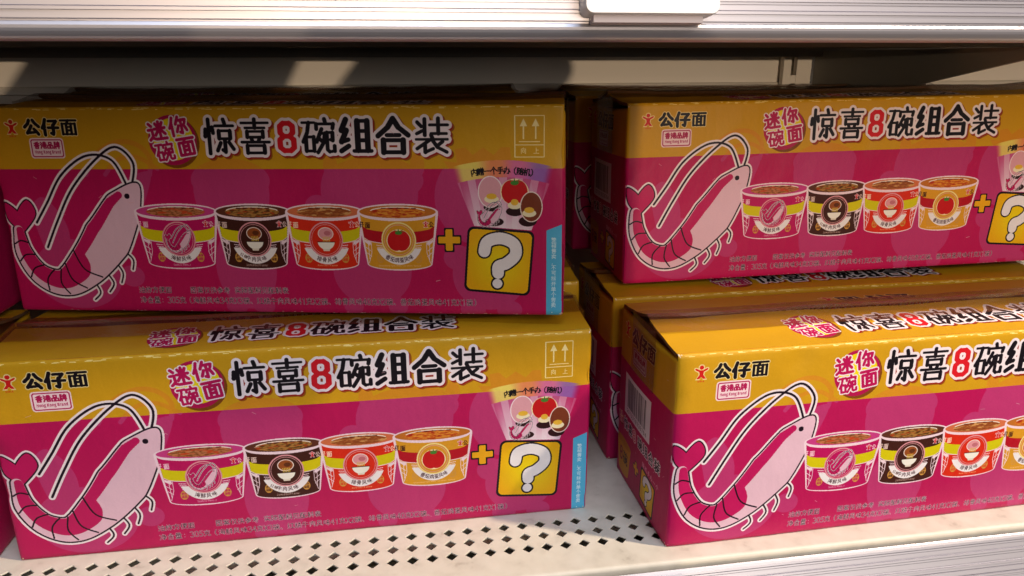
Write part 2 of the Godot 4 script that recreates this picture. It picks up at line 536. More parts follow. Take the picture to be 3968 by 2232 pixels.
	K["考"] = [[18, 16, 74, 16], [46, 2, 46, 36], [4, 36, 96, 36], [84, 8, 50, 50, 6, 78], [42, 56, 88, 52], [42, 56, 36, 72, 78, 72, 72, 94, 54, 92]]
	K["实"] = [[48, 0, 52, 10], [8, 26, 8, 14, 92, 14, 88, 26], [26, 34, 38, 42], [16, 48, 30, 56], [4, 66, 96, 66], [56, 26, 52, 66, 12, 96], [58, 74, 92, 94]]
	K["际"] = [["阝", 0, 0, 34, 100], ["示", 36, 0, 100, 100]]
	K["配"] = [["酉", 0, 0, 52, 100], ["己", 56, 0, 100, 100]]
	K["料"] = [["米", 0, 0, 50, 100], ["斗", 52, 0, 100, 100]]
	K["见"] = [[16, 6, 84, 6, 84, 58], [16, 6, 16, 58], [50, 18, 46, 60, 8, 96], [58, 58, 58, 90, 68, 94, 96, 92, 96, 76]]
	K["表"] = [[12, 12, 88, 12], [18, 28, 82, 28], [4, 44, 96, 44], [50, 2, 50, 44], [46, 46, 6, 76], [30, 62, 30, 94, 56, 82], [50, 46, 66, 76, 96, 95], [84, 54, 66, 68]]
	K["净"] = [["冫", 0, 0, 26, 100], ["争", 28, 0, 100, 100]]
	K["含"] = [[50, 2, 34, 22, 4, 42], [50, 2, 66, 22, 96, 40], [46, 26, 54, 36], [24, 42, 76, 42, 60, 58], [20, 64, 80, 64, 80, 96, 20, 96, 20, 64]]
	K["量"] = [[22, 2, 78, 2, 78, 24, 22, 24, 22, 2], [22, 13, 78, 13], [4, 34, 96, 34], [18, 44, 82, 44, 82, 70, 18, 70, 18, 44], [18, 57, 82, 57], [50, 44, 50, 94], [14, 82, 86, 82], [4, 96, 96, 96]]
	K["："] = [[28, 36, 30, 36], [28, 80, 30, 80]]
	K["、"] = [[8, 74, 26, 92]]
	K["，"] = [[20, 82, 26, 86, 16, 100]]
	K["。"] = [[14, 84, 26, 84, 26, 96, 14, 96, 14, 84]]
	K["克"] = [[8, 16, 92, 16], [50, 2, 50, 32], [20, 34, 80, 34, 80, 58, 20, 58, 20, 34], [38, 60, 34, 80, 6, 96], [62, 60, 62, 88, 72, 94, 96, 92, 96, 78]]
	K["海"] = [["氵", 0, 0, 30, 100], ["每", 32, 0, 100, 100]]
	K["鲜"] = [["鱼", 0, 0, 50, 100], ["羊", 52, 0, 100, 100]]
	K["风"] = [[18, 8, 16, 60, 4, 96], [18, 8, 78, 8, 78, 80, 96, 94], [62, 26, 50, 58, 26, 82], [28, 30, 66, 80]]
	K["味"] = [["口", 4, 22, 32, 72], ["未", 36, 0, 100, 100]]
	K["红"] = [["纟", 0, 0, 44, 100], ["工", 46, 0, 100, 100]]
	K["烧"] = [["火", 0, 0, 40, 100], ["尧", 42, 0, 100, 100]]
	K["牛"] = [[26, 8, 8, 42], [20, 26, 88, 26], [4, 58, 96, 58], [50, 2, 50, 98]]
	K["肉"] = [[12, 20, 88, 20, 88, 94, 72, 90], [12, 20, 12, 98], [50, 2, 46, 28, 26, 48], [50, 24, 74, 44], [48, 48, 26, 74], [50, 52, 74, 72]]
	K["排"] = [["扌", 0, 0, 38, 100], ["非", 40, 0, 100, 100]]
	K["骨"] = [[24, 4, 76, 4, 76, 34], [24, 4, 24, 34], [46, 18, 46, 34], [46, 18, 76, 18], [8, 50, 8, 34, 92, 34, 88, 50], [26, 48, 74, 48, 74, 94, 62, 92], [26, 48, 26, 98], [26, 62, 74, 62], [26, 76, 74, 76]]
	K["番"] = [[80, 2, 20, 10], [28, 16, 36, 24], [72, 12, 62, 24], [4, 30, 96, 30], [50, 6, 50, 52], [46, 32, 8, 56], [54, 32, 92, 56], [20, 58, 80, 58, 80, 97, 20, 97, 20, 58], [20, 77, 80, 77], [50, 58, 50, 97]]
	K["茄"] = [[4, 14, 96, 14], [32, 2, 32, 26], [68, 2, 68, 26], [4, 44, 50, 44, 46, 92, 32, 88], [26, 30, 24, 62, 6, 96], [60, 46, 92, 46, 92, 92, 60, 92, 60, 46]]
	K["鸡"] = [["又", 0, 0, 44, 100], ["鸟", 44, 0, 100, 100]]
	K["蛋"] = [[10, 8, 88, 8, 82, 20], [50, 8, 50, 38], [50, 22, 80, 22], [24, 20, 22, 36, 6, 50], [20, 34, 50, 46, 96, 48], [22, 56, 78, 56, 78, 76, 22, 76, 22, 56], [50, 50, 50, 94], [8, 95, 84, 92], [76, 84, 90, 98]]
	# figures
	K["0"] = [[50, 4, 80, 14, 92, 50, 80, 88, 50, 97, 20, 88, 8, 50, 20, 14, 50, 4]]
	K["1"] = [[22, 22, 56, 4, 56, 97]]
	K["2"] = [[10, 26, 26, 8, 56, 4, 84, 14, 88, 34, 70, 58, 8, 96, 92, 96]]
	K["3"] = [[10, 10, 50, 4, 84, 16, 82, 36, 48, 48, 86, 58, 90, 80, 60, 97, 10, 90]]
	K["4"] = [[72, 97, 72, 4, 6, 70, 96, 70]]
	K["5"] = [[84, 5, 22, 5, 16, 46, 54, 40, 88, 54, 88, 82, 56, 97, 10, 90]]
	K["7"] = [[8, 5, 92, 5, 40, 97]]
	K["8"] = [[34, 4, 66, 4, 84, 14, 84, 36, 66, 48, 34, 48, 16, 36, 16, 14, 34, 4], [34, 48, 12, 60, 12, 86, 32, 97, 68, 97, 88, 86, 88, 60, 66, 48]]
	K["9"] = [[20, 94, 50, 97, 84, 84, 92, 46, 80, 12, 48, 4, 16, 16, 12, 40, 32, 56, 64, 54, 90, 40]]
	K["6"] = [[80, 6, 50, 3, 16, 16, 8, 54, 20, 88, 52, 96, 84, 84, 88, 60, 68, 44, 36, 46, 10, 60]]
	K["X"] = [[8, 4, 92, 97], [92, 4, 8, 97]]


# ---------------------------------------------------------------- pieces of the print
func headline(dx: float, dy: float, sy := 1.0) -> void:
	var spots = [["惊", 154.0, 21.0], ["喜", 179.0, 21.0], ["8", 205.0, 12.6], ["碗", 222.0, 22.5], ["组", 248.0, 21.5], ["合", 273.0, 22.5], ["装", 299.0, 23.0]]
	var y = 8.4
	for layer in 4:
		for s in spots:
			var eight: bool = s[0] == "8"
			var gy: float = dy + (y + (2.4 if eight else 0.0)) * sy
			var gh: float = (19.6 if eight else 23.6) * sy
			var wh = 2.6
			var wv = 4.0
			if s[0] in "装喜碗惊":
				wh = 1.9
				wv = 2.8
			if eight:
				wh = 3.2
				wv = 3.9
			match layer:
				0: glyph(s[0], dx + s[1] + 1.5, gy + 1.5, s[2], gh, wh + 4.4, wv + 4.4, Color8(150, 86, 22))
				1: glyph(s[0], dx + s[1] + 0.8, gy + 1.0, s[2], gh, wh + 4.0, wv + 4.0, Color8(150, 26, 24))
				2: glyph(s[0], dx + s[1], gy, s[2], gh, wh + 4.0, wv + 4.0, PAPER)
				3: glyph(s[0], dx + s[1], gy, s[2], gh, wh, wv, Color8(214, 26, 40) if eight else INK)


func round_badge(cx: float, cy: float, s: float, sy := 1.0) -> void:
	fill(ellipse(cx + 1.6 * s, cy + 1.6 * s * sy, 17.4 * s, 17.4 * s * sy), Color8(128, 70, 20))
	fill(ellipse(cx, cy, 17.2 * s, 17.0 * s * sy), Color8(178, 18, 78))
	fill(ellipse(cx + 0.6 * s, cy - 0.6 * s * sy, 14.4 * s, 14.2 * s * sy), Color8(236, 214, 20))
	for layer in 2:
		for g in [["迷", -10.5, -6.2], ["你", 4.6, -9.6], ["碗", -6.2, 7.6], ["面", 9.4, 4.0]]:
			var w = 12.8 * s
			var wd = 2.1 * s if g[0] != "碗" else 1.7 * s
			glyph(g[0], cx + g[1] * s - w / 2, cy + g[2] * s * sy - w * sy / 2, w, w * sy, wd + (1.7 * s if layer == 0 else 0.0), wd + (1.7 * s if layer == 0 else 0.0), PAPER if layer == 0 else Color8(184, 16, 84), -9.0)


func doll(x: float, y: float, s: float, col: Color, rim: Color) -> void:
	# the small red figure beside the name
	for layer in 2:
		var c = rim if layer == 0 else col
		var g = 0.7 * s if layer == 0 else 0.0
		disc(x, y - 4.0 * s, 1.5 * s + g, c)
		stroke(mm([x - 3.4 * s, y - 2.6 * s, x - 1.2 * s, y - 1.4 * s, x + 1.2 * s, y - 1.4 * s, x + 3.4 * s, y - 2.6 * s]), 1.3 * s + 2 * g, c)
		disc(x - 4.0 * s, y - 2.9 * s, 0.5 * s + g, c)
		disc(x + 4.0 * s, y - 2.9 * s, 0.5 * s + g, c)
		fill(mm([x - 1.7 * s - g, y - 1.8 * s, x + 1.7 * s + g, y - 1.8 * s, x + 1.3 * s + g, y + 1.2 * s, x + 3.4 * s + g, y + 4.0 * s + g, x + 1.2 * s, y + 4.0 * s + g, x, y + 2.4 * s, x - 1.2 * s, y + 4.0 * s + g, x - 3.4 * s - g, y + 4.0 * s + g, x - 1.3 * s - g, y + 1.2 * s]), c)


func logo(x: float, y: float, s: float, col := INK, rim := Color8(238, 214, 150), red := Color8(208, 30, 28), deg := 0.0) -> void:
	# figure and three characters; x, y is the left top of the characters' row
	if deg == 0.0:
		doll(x + 4.6 * s, y + 5.9 * s, s, red, rim)
		latin("DOLL", x + 2.2 * s, y + 11.0 * s, 4.8 * s, 1.2 * s, red)
	for layer in 2:
		for i in 3:
			var o = Vector2(13.2 + 13.4 * i, 0) * s
			var thin = 0.78 if i == 2 else 1.0
			var w = 1.9 * s * thin + (1.2 * s if layer == 0 else 0.0)
			var wv = 2.5 * s * thin + (1.2 * s if layer == 0 else 0.0)
			if deg == 0.0:
				glyph(["公", "仔", "面"][i], x + o.x, y, 12.2 * s, 11.0 * s, w, wv, rim if layer == 0 else col)
			else:
				glyph(["公", "仔", "面"][i], x - o.x - 12.2 * s, y, 12.2 * s, 11.0 * s, w, wv, rim if layer == 0 else col, deg)


func origin_mark(x: float, y: float, w: float, h: float) -> void:
	var red = Color8(176, 24, 84)
	fill(rounded(x - 0.6, y - 0.6, x + w + 0.6, y + h + 0.6, h * 0.17), Color8(242, 214, 220))
	fill(rounded(x + 0.2, y + 0.2, x + w - 0.2, y + h - 0.2, h * 0.15), red)
	fill(rounded(x + 1.0, y + 1.0, x + w - 1.0, y + h - 1.0, h * 0.1), Color8(242, 214, 220))
	for i in 4:
		glyph("香港品牌"[i], x + w * (0.1 + 0.205 * i), y + h * 0.16, w * 0.18, h * 0.36, h * 0.062, h * 0.075, red)
	latin("Hong Kong Brand", x + w * 0.1, y + h * 0.60, w * 0.8, h * 0.25, red)


func prawn(cx: float, cy: float, s: float, outline := true) -> void:
	# a plain curled prawn: shell, tail fan, feelers and legs
	var pale = Color8(228, 188, 206)
	var shell = Color8(190, 22, 92)
	var line = Color8(30, 16, 30)
	var t = func(a: Array) -> PackedVector2Array:
		var q = PackedVector2Array()
		for i in range(0, a.size(), 2):
			q.append(Vector2(cx + (a[i] - 55.0) * s, cy + (a[i + 1] - 85.0) * s))
		return q
	var mid: PackedVector2Array = smooth_curve(t.call([101, 54, 88, 71, 74, 92, 56, 112, 38, 124, 21, 119, 11, 103, 9, 86]), 12)
	var rad = [2.4, 13.5, 17.0, 14.0, 10.0, 8.0, 6.4, 4.0]
	var feel1: PackedVector2Array = smooth_curve(t.call([98, 54, 101, 38, 90, 27, 74, 36, 54, 56, 40, 78, 29, 98]))
	var feel2: PackedVector2Array = smooth_curve(t.call([95, 55, 86, 36, 68, 33, 48, 46, 34, 66, 24, 80]))
	var fan1: PackedVector2Array = smooth_curve(t.call([10, 86, 3, 78, 2, 66, 12, 74, 11, 86]), 6)
	var fan2: PackedVector2Array = smooth_curve(t.call([10, 86, 10, 74, 19, 64, 24, 74, 13, 87]), 6)
	var legs = [[76, 106, 82, 116, 80, 124], [68, 114, 74, 124, 70, 131], [58, 121, 63, 131, 58, 137], [82, 98, 91, 106, 90, 114]]
	var n = mid.size() - 1
	for layer in 3:
		var g: float = [2.3, 0.9, -0.2][layer] * s
		var c: Color = [PAPER, line, pale][layer]
		if not outline and layer == 0:
			continue
		for l in legs:
			if layer < 2:
				stroke(smooth_curve(t.call(l), 5), (1.2 if layer == 1 else 3.8) * s, c)
		for f in [feel1, feel2]:
			if layer < 2:
				stroke(f, (1.6 if layer == 1 else 4.6) * s, c)
		for f in [fan1, fan2]:
			fill(f, shell if layer == 2 else c)
			if layer < 2:
				stroke(f, 2 * g, c)
		for i in n * 2 + 1:
			var u = i / float(n * 2)
			var k = u * (rad.size() - 1)
			var r: float = lerpf(rad[int(k)], rad[mini(int(k) + 1, rad.size() - 1)], k - int(k)) * s
			var p = mid[int(u * n)].lerp(mid[mini(int(u * n) + 1, n)], u * n - int(u * n))
			disc(p.x, p.y, r + g, c)
	# darker shell along the inner side, with its joints
	for i in range(int(n * 0.10), n + 1):
		var u = i / float(n)
		var k = u * (rad.size() - 1)
		var r: float = lerpf(rad[int(k)], rad[mini(int(k) + 1, rad.size() - 1)], k - int(k)) * s
		var d = (mid[mini(i + 1, n)] - mid[maxi(i - 1, 0)]).normalized()
		var side = Vector2(-d.y, d.x)
		var tail = smoothstep(0.40, 0.47, u)
		var p = mid[i] + side * r * lerpf(0.70, 0.24, tail)
		disc(p.x, p.y, r * lerpf(0.26, 0.70, tail), shell)
	disc(cx + (93.5 - 55.0) * s, cy + (61.0 - 85.0) * s, 1.9 * s, line)
	for f in [0.42, 0.50, 0.58, 0.66, 0.75, 0.84, 0.92]:
		var i = int(f * n)
		var k: float = f * (rad.size() - 1)
		var r: float = lerpf(rad[int(k)], rad[mini(int(k) + 1, rad.size() - 1)], k - int(k)) * s
		var d = (mid[mini(i + 1, n)] - mid[maxi(i - 1, 0)]).normalized()
		var side = Vector2(-d.y, d.x)
		var a = mid[i] + side * r
		var b = mid[i] - side * r * 0.9
		stroke(smooth_curve(PackedVector2Array([a, mid[i] + d * r * 0.35, b]), 6), 1.1 * s, line)


func bowl(x0: float, x1: float, col: Color, band: Color, lid: Color, food: Array, name_: String, english: String, motif: int, edge: Color) -> void:
	var cx = (x0 + x1) / 2
	var rx = (x1 - x0) / 2
	var yr = 71.6
	var ry = 5.0
	var yb = 108.6
	var bx = rx * 0.80
	var white = Color8(240, 214, 226)
	var outer = PackedVector2Array()
	outer.append_array(ellipse(cx, yr, rx + 0.5, ry + 0.6, 180, 360, 24))
	outer.append_array(mm([cx + rx + 0.5, yr + 2.0]))
	outer.append_array(ellipse(cx, yb, bx + 0.9, 4.9, 0, 180, 24))
	outer.append_array(mm([cx - rx - 0.5, yr + 2.0]))
	fill(outer, white)
	# wall of the bowl
	var wall = PackedVector2Array()
	wall.append_array(ellipse(cx, yr + 1.6, rx - 1.2, ry, 180, 0, 24))
	wall.append_array(ellipse(cx, yb, bx, 4.0, 0, 180, 24))
	fill(wall, col)
	var at = func(u: float, y: float) -> Vector2:
		# u -1..1 across, y height without the sag
		var half = lerpf(rx - 1.2, bx, (y - yr) / (yb - yr))
		return Vector2(cx + half * u, y + 4.4 * sqrt(maxf(0.0, 1.0 - u * u)))
	var ribbon = func(u0: float, u1: float, ya: float, yc: float, c: Color) -> void:
		var q = PackedVector2Array()
		for i in 17:
			q.append(at.call(lerpf(u0, u1, i / 16.0), ya))
		for i in 17:
			q.append(at.call(lerpf(u1, u0, i / 16.0), yc))
		fill(q, c)
	ribbon.call(-1.0, 1.0, 81.6, 89.6, band)
	ribbon.call(-1.0, 1.0, 89.6, 90.2, white)
	ribbon.call(-1.0, -0.82, 90.2, 92.4, white)
	ribbon.call(0.82, 1.0, 90.2, 92.4, white)
	for sgn in [-1.0, 1.0]:
		# printed side panels with a part of a large character
		for k in 3:
			var p0: Vector2 = at.call(sgn * 0.99, 92.0 + k * 4.0)
			var p1: Vector2 = at.call(sgn * 0.86, 93.0 + k * 4.0)
			stroke(PackedVector2Array([p0, p1]), 0.45, white)
		stroke(PackedVector2Array([at.call(sgn * 0.9, 92.0), at.call(sgn * 0.93, 104.0)]), 0.4, white)
		stroke(PackedVector2Array([at.call(sgn * 0.80, 90.5), at.call(sgn * 0.83, 98.0), at.call(sgn * 0.97, 107.0)]), 0.45, white)
		var gold = Color8(206, 150, 70)
		var m: Vector2 = at.call(sgn * 0.58, 101.0)
		fill(ellipse(m.x, m.y, 2.6, 3.5), gold)
		for i in 4:
			glyph("迷你碗面"[i], m.x - 1.8 + (i % 2) * 1.9, m.y - 2.4 + (i / 2) * 2.5, 1.7, 2.1, 0.22, 0.22, col)
		for k in 4:
			ribbon.call(sgn * (0.66 - 0.02 * k) if sgn < 0 else 0.46, -0.46 if sgn < 0 else 0.66 - 0.02 * k, 91.6 + k * 1.5, 92.1 + k * 1.5, white)
	# small name at both edges
	var dark_name = edge
	glyph("面", cx - rx * 0.84, 79.0, 3.6, 4.2, 0.55, 0.55, dark_name)
	glyph("仔", cx - rx * 0.97, 78.4, 2.6, 4.2, 0.5, 0.5, dark_name)
	doll(cx + rx * 0.70, 80.6, 0.42, Color8(206, 40, 36), white)
	glyph("公", cx + rx * 0.78, 78.4, 3.2, 4.2, 0.5, 0.5, dark_name)
	# white crescent with the flavour
	var by = 91.4
	var q = PackedVector2Array()
	q.append_array(ellipse(cx, by - 1.0, 17.0, 18.8, 22, 158, 24))
	q.append_array(ellipse(cx, by, 12.4, 12.6, 150, 30, 24))
	fill(q, Color8(238, 232, 236))
	arc_text(name_, cx, by - 1.4, 16.0, 90.0, 9.0 * name_.length() + 18.0, 3.5, 0.36, Color8(70, 40, 50), false)
	latin(english, cx - 1.0 * english.length() * 0.42, by + 17.9, english.length() * 0.84, 1.7, edge if col.get_luminance() < 0.25 else Color8(250, 200, 150), false)
	# round picture
	fill(ellipse(cx, by, 12.2, 12.6), Color8(222, 150, 160) if motif != 3 else Color8(240, 220, 150))
	fill(ellipse(cx, by, 11.2, 11.6), col)
	stroke(ellipse(cx, by, 10.2, 10.6), 0.35, Color8(222, 160, 165))
	match motif:
		0: prawn(cx, by + 0.4, 0.185)
		1: noodle_bowl(cx, by, Color8(150, 78, 34), Color8(96, 48, 24))
		2: noodle_bowl(cx, by, Color8(222, 150, 158), Color8(190, 110, 120))
		3: tomato(cx, by, 8.2)
	# lid with the picture of the soup
	fill(ellipse(cx, yr + 0.7, rx, ry + 0.2), white)
	fill(ellipse(cx, yr, rx - 1.0, ry - 0.5), lid)
	var nz = FastNoiseLite.new()
	nz.seed = 3 + motif
	nz.frequency = 0.2
	shade(ellipse(cx, yr + 0.3, rx * 0.72, ry * 0.72), func(x, y, _c):
		var v = nz.get_noise_2d(x, y * 3.4) * 0.5 + 0.5
		var w = nz.get_noise_2d(x * 0.5 + 90, y * 2.0) * 0.5 + 0.5
		return food[0].lerp(food[1], smoothstep(0.3, 0.6, v)).lerp(food[2], smoothstep(0.55, 0.7, w)))
	stroke(ellipse(cx, yr + 0.3, rx * 0.72, ry * 0.72, 200, 340), 0.7, Color8(240, 226, 214))
	for i in 5:
		stroke(mm([cx - rx * 0.4 + i * rx * 0.19, yr - 2.4, cx - rx * 0.3 + i * rx * 0.19, yr - 2.4]), 0.7, Color8(90, 40, 36))


func noodle_bowl(cx: float, cy: float, meat: Color, dark: Color) -> void:
	# a plain bowl with noodles and a cut of meat above
	fill(ellipse(cx, cy - 4.2, 5.6, 4.6), Color8(240, 220, 214))
	fill(ellipse(cx, cy - 4.2, 5.0, 4.0), meat)
	fill(ellipse(cx + 1.2, cy - 4.6, 2.4, 1.7), dark)
	for i in 5:
		stroke(smooth_curve(mm([cx - 2.2 + i * 1.1, cy - 2.0, cx - 1.8 + i * 1.1, cy, cx - 2.3 + i * 1.1, cy + 2.2]), 5), 0.5, Color8(214, 186, 80))
	fill(ellipse(cx, cy + 1.6, 6.0, 5.6, 0, 180), Color8(240, 236, 226))
	stroke(mm([cx - 6.2, cy + 1.6, cx + 6.2, cy + 1.6]), 0.6, Color8(60, 36, 30))
	fill(mm([cx - 2.6, cy + 6.6, cx + 2.6, cy + 6.6, cx + 2.2, cy + 8.2, cx - 2.2, cy + 8.2]), Color8(226, 216, 200))


func tomato(cx: float, cy: float, r: float) -> void:
	fill(ellipse(cx, cy + 0.6, r * 1.06, r * 0.98), Color8(244, 226, 180))
	fill(ellipse(cx - r * 0.25, cy + 0.6, r * 0.72, r * 0.88), Color8(196, 24, 30))
	fill(ellipse(cx + r * 0.25, cy + 0.6, r * 0.72, r * 0.88), Color8(196, 24, 30))
	for a in [-160, -130, -90, -50, -20]:
		var d = Vector2(r * 0.62, 0).rotated(deg_to_rad(a))
		fill(PackedVector2Array([Vector2(cx - 1.0, cy - r * 0.62), Vector2(cx + d.x, cy - r * 0.62 + d.y * 0.6), Vector2(cx + 1.0, cy - r * 0.56)]), Color8(70, 130, 50))
	fill(ellipse(cx, cy - r * 0.6, r * 0.3, r * 0.16), Color8(70, 130, 50))


func question_tile(c: Vector2, w: float, h: float, deg: float) -> void:
	fill(turned(rounded(c.x - w / 2 - 1.0, c.y - h / 2 - 1.0, c.x + w / 2 + 1.0, c.y + h / 2 + 1.0, w * 0.1), c, deg), INK)
	fill(turned(rounded(c.x - w / 2 + 0.6, c.y - h / 2 + 0.6, c.x + w / 2 - 0.6, c.y + h / 2 - 0.6, w * 0.08), c, deg), Color8(234, 178, 16))
	shade(turned(rounded(c.x - w / 2 + 1.2, c.y - h / 2 + 1.2, c.x + w / 2 - 1.2, c.y + h / 2 - 1.2, w * 0.07), c, deg), func(x, y, _k):
		var t = clampf(1.0 - Vector2(x, y).distance_to(c) / (w * 0.58), 0.0, 1.0)
		return Color8(232, 172, 14).lerp(Color8(236, 216, 18), t))
	var q = PackedVector2Array()
	for p in smooth_curve(mm([-0.24, -0.14, -0.2, -0.30, 0.0, -0.37, 0.21, -0.30, 0.25, -0.13, 0.12, 0.02, 0.0, 0.08, 0.0, 0.19]), 6):
		q.append(c + (p * w).rotated(deg_to_rad(deg)))
	var dot = c + (Vector2(0, 0.36) * w).rotated(deg_to_rad(deg))
	stroke(q, w * 0.235, INK)
	disc(dot.x, dot.y, w * 0.105, INK)
	stroke(q, w * 0.185, Color8(236, 230, 234))
	disc(dot.x, dot.y, w * 0.078, Color8(236, 230, 234))


func plus_sign(x: float, y: float, s: float) -> void:
	for k in 2:
		var g = 1.1 * s / 8.0 if k == 0 else 0.0
		var c = INK if k == 0 else Color8(232, 168, 26)
		fill(rounded(x - s - g, y - s * 0.32 - g, x + s + g, y + s * 0.32 + g, 0.12 * s), c)
		fill(rounded(x - s * 0.32 - g, y - s - g, x + s * 0.32 + g, y + s + g, 0.12 * s), c)


func paper_noise(amount: float, seed_: int) -> void:
	# fine mottling of the ink
	var nz = FastNoiseLite.new()
	nz.seed = seed_
	nz.frequency = 0.11
	for y in range(0, img.get_height(), 2):
		for x in range(0, img.get_width(), 2):
			var v = nz.get_noise_2d(x, y) * amount
			for o in [[0, 0], [1, 0], [0, 1], [1, 1]]:
				if x + o[0] < img.get_width() and y + o[1] < img.get_height():
					var c = img.get_pixel(x + o[0], y + o[1])
					img.set_pixel(x + o[0], y + o[1], Color(c.r + v, c.g + v, c.b + v))


func front_print() -> Image:
	img = Image.create(2048, 746, false, Image.FORMAT_RGB8)
	img.fill(MAGENTA)
	var yb = 42.2
	# pale shapes behind the pictures
	var pale = func(q: PackedVector2Array) -> void: fill(q, LIGHT_MAGENTA)
	pale.call(ellipse(48, 118, 33, 26))
	pale.call(smooth_curve(mm([62, 112, 66, 84, 84, 56, 112, 44, 104, 70, 92, 98, 74, 116, 62, 112]), 8))
	pale.call(smooth_curve(mm([20, 70, 32, 62, 46, 82, 44, 108, 30, 108, 20, 70]), 8))
	pale.call(ellipse(89, 119, 9, 8))
	pale.call(ellipse(169, 58, 27, 30))
	pale.call(ellipse(174, 112, 22, 31))
	pale.call(ellipse(164, 141, 8, 6))
	pale.call(ellipse(184, 141, 8, 6))
	pale.call(ellipse(266, 58, 34, 32))
	pale.call(ellipse(265, 114, 28, 26))
	pale.call(ellipse(250, 140, 7, 7))
	pale.call(ellipse(282, 140, 7, 7))
	pale.call(ellipse(229, 68, 9, 8))
	pale.call(ellipse(345, 62, 34, 34))
	pale.call(ellipse(348, 116, 26, 26))
	pale.call(ellipse(326, 104, 10, 9))
	pale.call(ellipse(336, 142, 9, 7))
	pale.call(ellipse(362, 142, 9, 7))
	# yellow band and the orange shapes in it
	fill(mm([0, 0, 401, 0, 401, yb, 0, yb]), YELLOW)
	var o = ORANGE
	stroke(smooth_curve(mm([66, 46, 74, 33, 90, 24, 104, 25, 113, 34, 112, 46]), 10), 3.4, o)
	stroke(smooth_curve(mm([80, 46, 90, 36, 104, 34, 118, 42]), 10), 3.0, o)
	fill(ellipse(169, 50, 28, 15), o)
	fill(ellipse(270, 50, 34, 16), o)
	fill(ellipse(240, 40, 5, 8), o)
	fill(ellipse(300, 40, 5, 8), o)
	fill(mm([322, 43, 318, 37, 327, 38, 326, 29, 333, 28, 338, 33, 345, 28, 352, 33, 357, 28, 363, 28, 364, 37, 372, 36, 370, 43]), o)
	# repaint the magenta below the band where the orange ran over
	shade(mm([0, yb, 400, yb, 400, 70, 0, 70]), func(_x, _y, c): return LIGHT_MAGENTA if c.is_equal_approx(Color(o.r8 / 255.0, o.g8 / 255.0, o.b8 / 255.0)) else c)
	logo(12.6, 7.9, 1.0)
	origin_mark(29.0, 21.4, 23.6, 12.8)
	round_badge(131.0, 22.6, 1.0)
	headline(0, 0)
	prawn(55.0, 85.0, 1.0)
	# four printed bowls
	bowl(97.6, 156.8, Color8(186, 18, 92), Color8(212, 198, 14), Color8(196, 60, 130), [Color8(126, 72, 36), Color8(188, 116, 76), Color8(190, 70, 34)], "海鲜风味", "Seafood Flavour", 0, Color8(240, 200, 214))
	bowl(155.4, 208.8, Color8(66, 30, 24), Color8(212, 198, 14), Color8(92, 48, 34), [Color8(80, 50, 20), Color8(170, 120, 60), Color8(166, 62, 24)], "牛肉风味", "Stewed Beef Flavour", 1, Color8(226, 196, 190))
	bowl(206.2, 260.4, Color8(214, 44, 22), Color8(208, 196, 16), Color8(208, 110, 70), [Color8(168, 96, 48), Color8(140, 70, 32), Color8(206, 150, 90)], "排骨风味", "Pork Chop Flavour", 2, Color8(250, 214, 190))
	bowl(257.2, 312.6, Color8(216, 152, 38), Color8(178, 18, 36), Color8(190, 110, 40), [Color8(190, 80, 24), Color8(220, 140, 50), Color8(170, 44, 20)], "番茄鸡蛋风味", "Scrambled Eggs With Tomatoes Flavour", 3, Color8(60, 22, 22))
	# glyphs of the stew sign
	for i in 2:
		glyph("红烧"[i], 170.6 + i * 2.4, 101.4 + i * 1.4, 2.2, 2.4, 0.25, 0.25, Color8(60, 24, 20), 28.0)
	plus_sign(320.3, 91.4, 7.6)
	# fan of the gift
	var apex = Vector2(357.6, 168.0)
	var fan = PackedVector2Array()
	for i in 25:
		fan.append(apex + Vector2(0, -131.5).rotated(deg_to_rad(lerpf(-15.2, 16.0, i / 24.0))))
	fan.append(Vector2(377.5, 84.5))
	fan.append(Vector2(338.0, 81.4))
	shade(fan, func(x, y, c):
		var v = Vector2(x, y) - apex
		var a = rad_to_deg(atan2(v.x, -v.y))
		var r = v.length()
		var u = clampf((a + 15.2) / 31.2, 0.0, 1.0)
		var white = Color8(240, 226, 236)
		var edge = smoothstep(0.0, 0.10, u) * smoothstep(1.0, 0.90, u)
		if r > 120.0:
			var hue = Color8(234, 218, 110)
			hue = hue.lerp(Color8(232, 140, 96), smoothstep(0.22, 0.40, u)).lerp(Color8(218, 112, 172), smoothstep(0.45, 0.62, u)).lerp(Color8(150, 106, 184), smoothstep(0.68, 0.84, u))
			return c.lerp(hue, 0.9 * edge)
		var f = clampf((r - 82.0) / 36.0, 0.0, 1.0)
		var ray = 0.35 if int(floor((a + 40.0) / 2.6)) % 2 == 0 else 0.0
		return c.lerp(white, clampf(1.0 - f * 0.45 - ray * f, 0.0, 1.0) * lerpf(1.0, edge, 0.6)))
	arc_text("内赠一个手办（随机）", apex.x, apex.y, 124.6, -89.4, 20.6, 4.9, 0.75, INK)
	# four plain stand-ins for the gift figures: meat, tomato, beef and prawn on round bases
	for b in [[350.6, 68.6, 6.0, 2.8], [366.2, 71.4, 6.2, 3.2], [375.0, 78.2, 6.2, 3.6], [352.0, 78.6, 6.4, 3.0]]:
		fill(ellipse(b[0], b[1], b[2], b[3]), Color8(46, 18, 22))
	fill(ellipse(349.4, 58.0, 8.6, 11.0), Color8(244, 226, 232))
	fill(ellipse(349.4, 58.0, 7.9, 10.3), Color8(222, 160, 172))
	fill(ellipse(350.2, 63.0, 5.0, 2.6), Color8(240, 228, 190))
	fill(ellipse(350.2, 61.0, 3.6, 2.0), Color8(230, 180, 60))
	tomato(366.0, 57.4, 9.2)
	fill(ellipse(366.0, 67.2, 4.8, 2.6), Color8(240, 228, 190))
	fill(ellipse(366.0, 65.0, 2.6, 2.2), Color8(230, 180, 60))
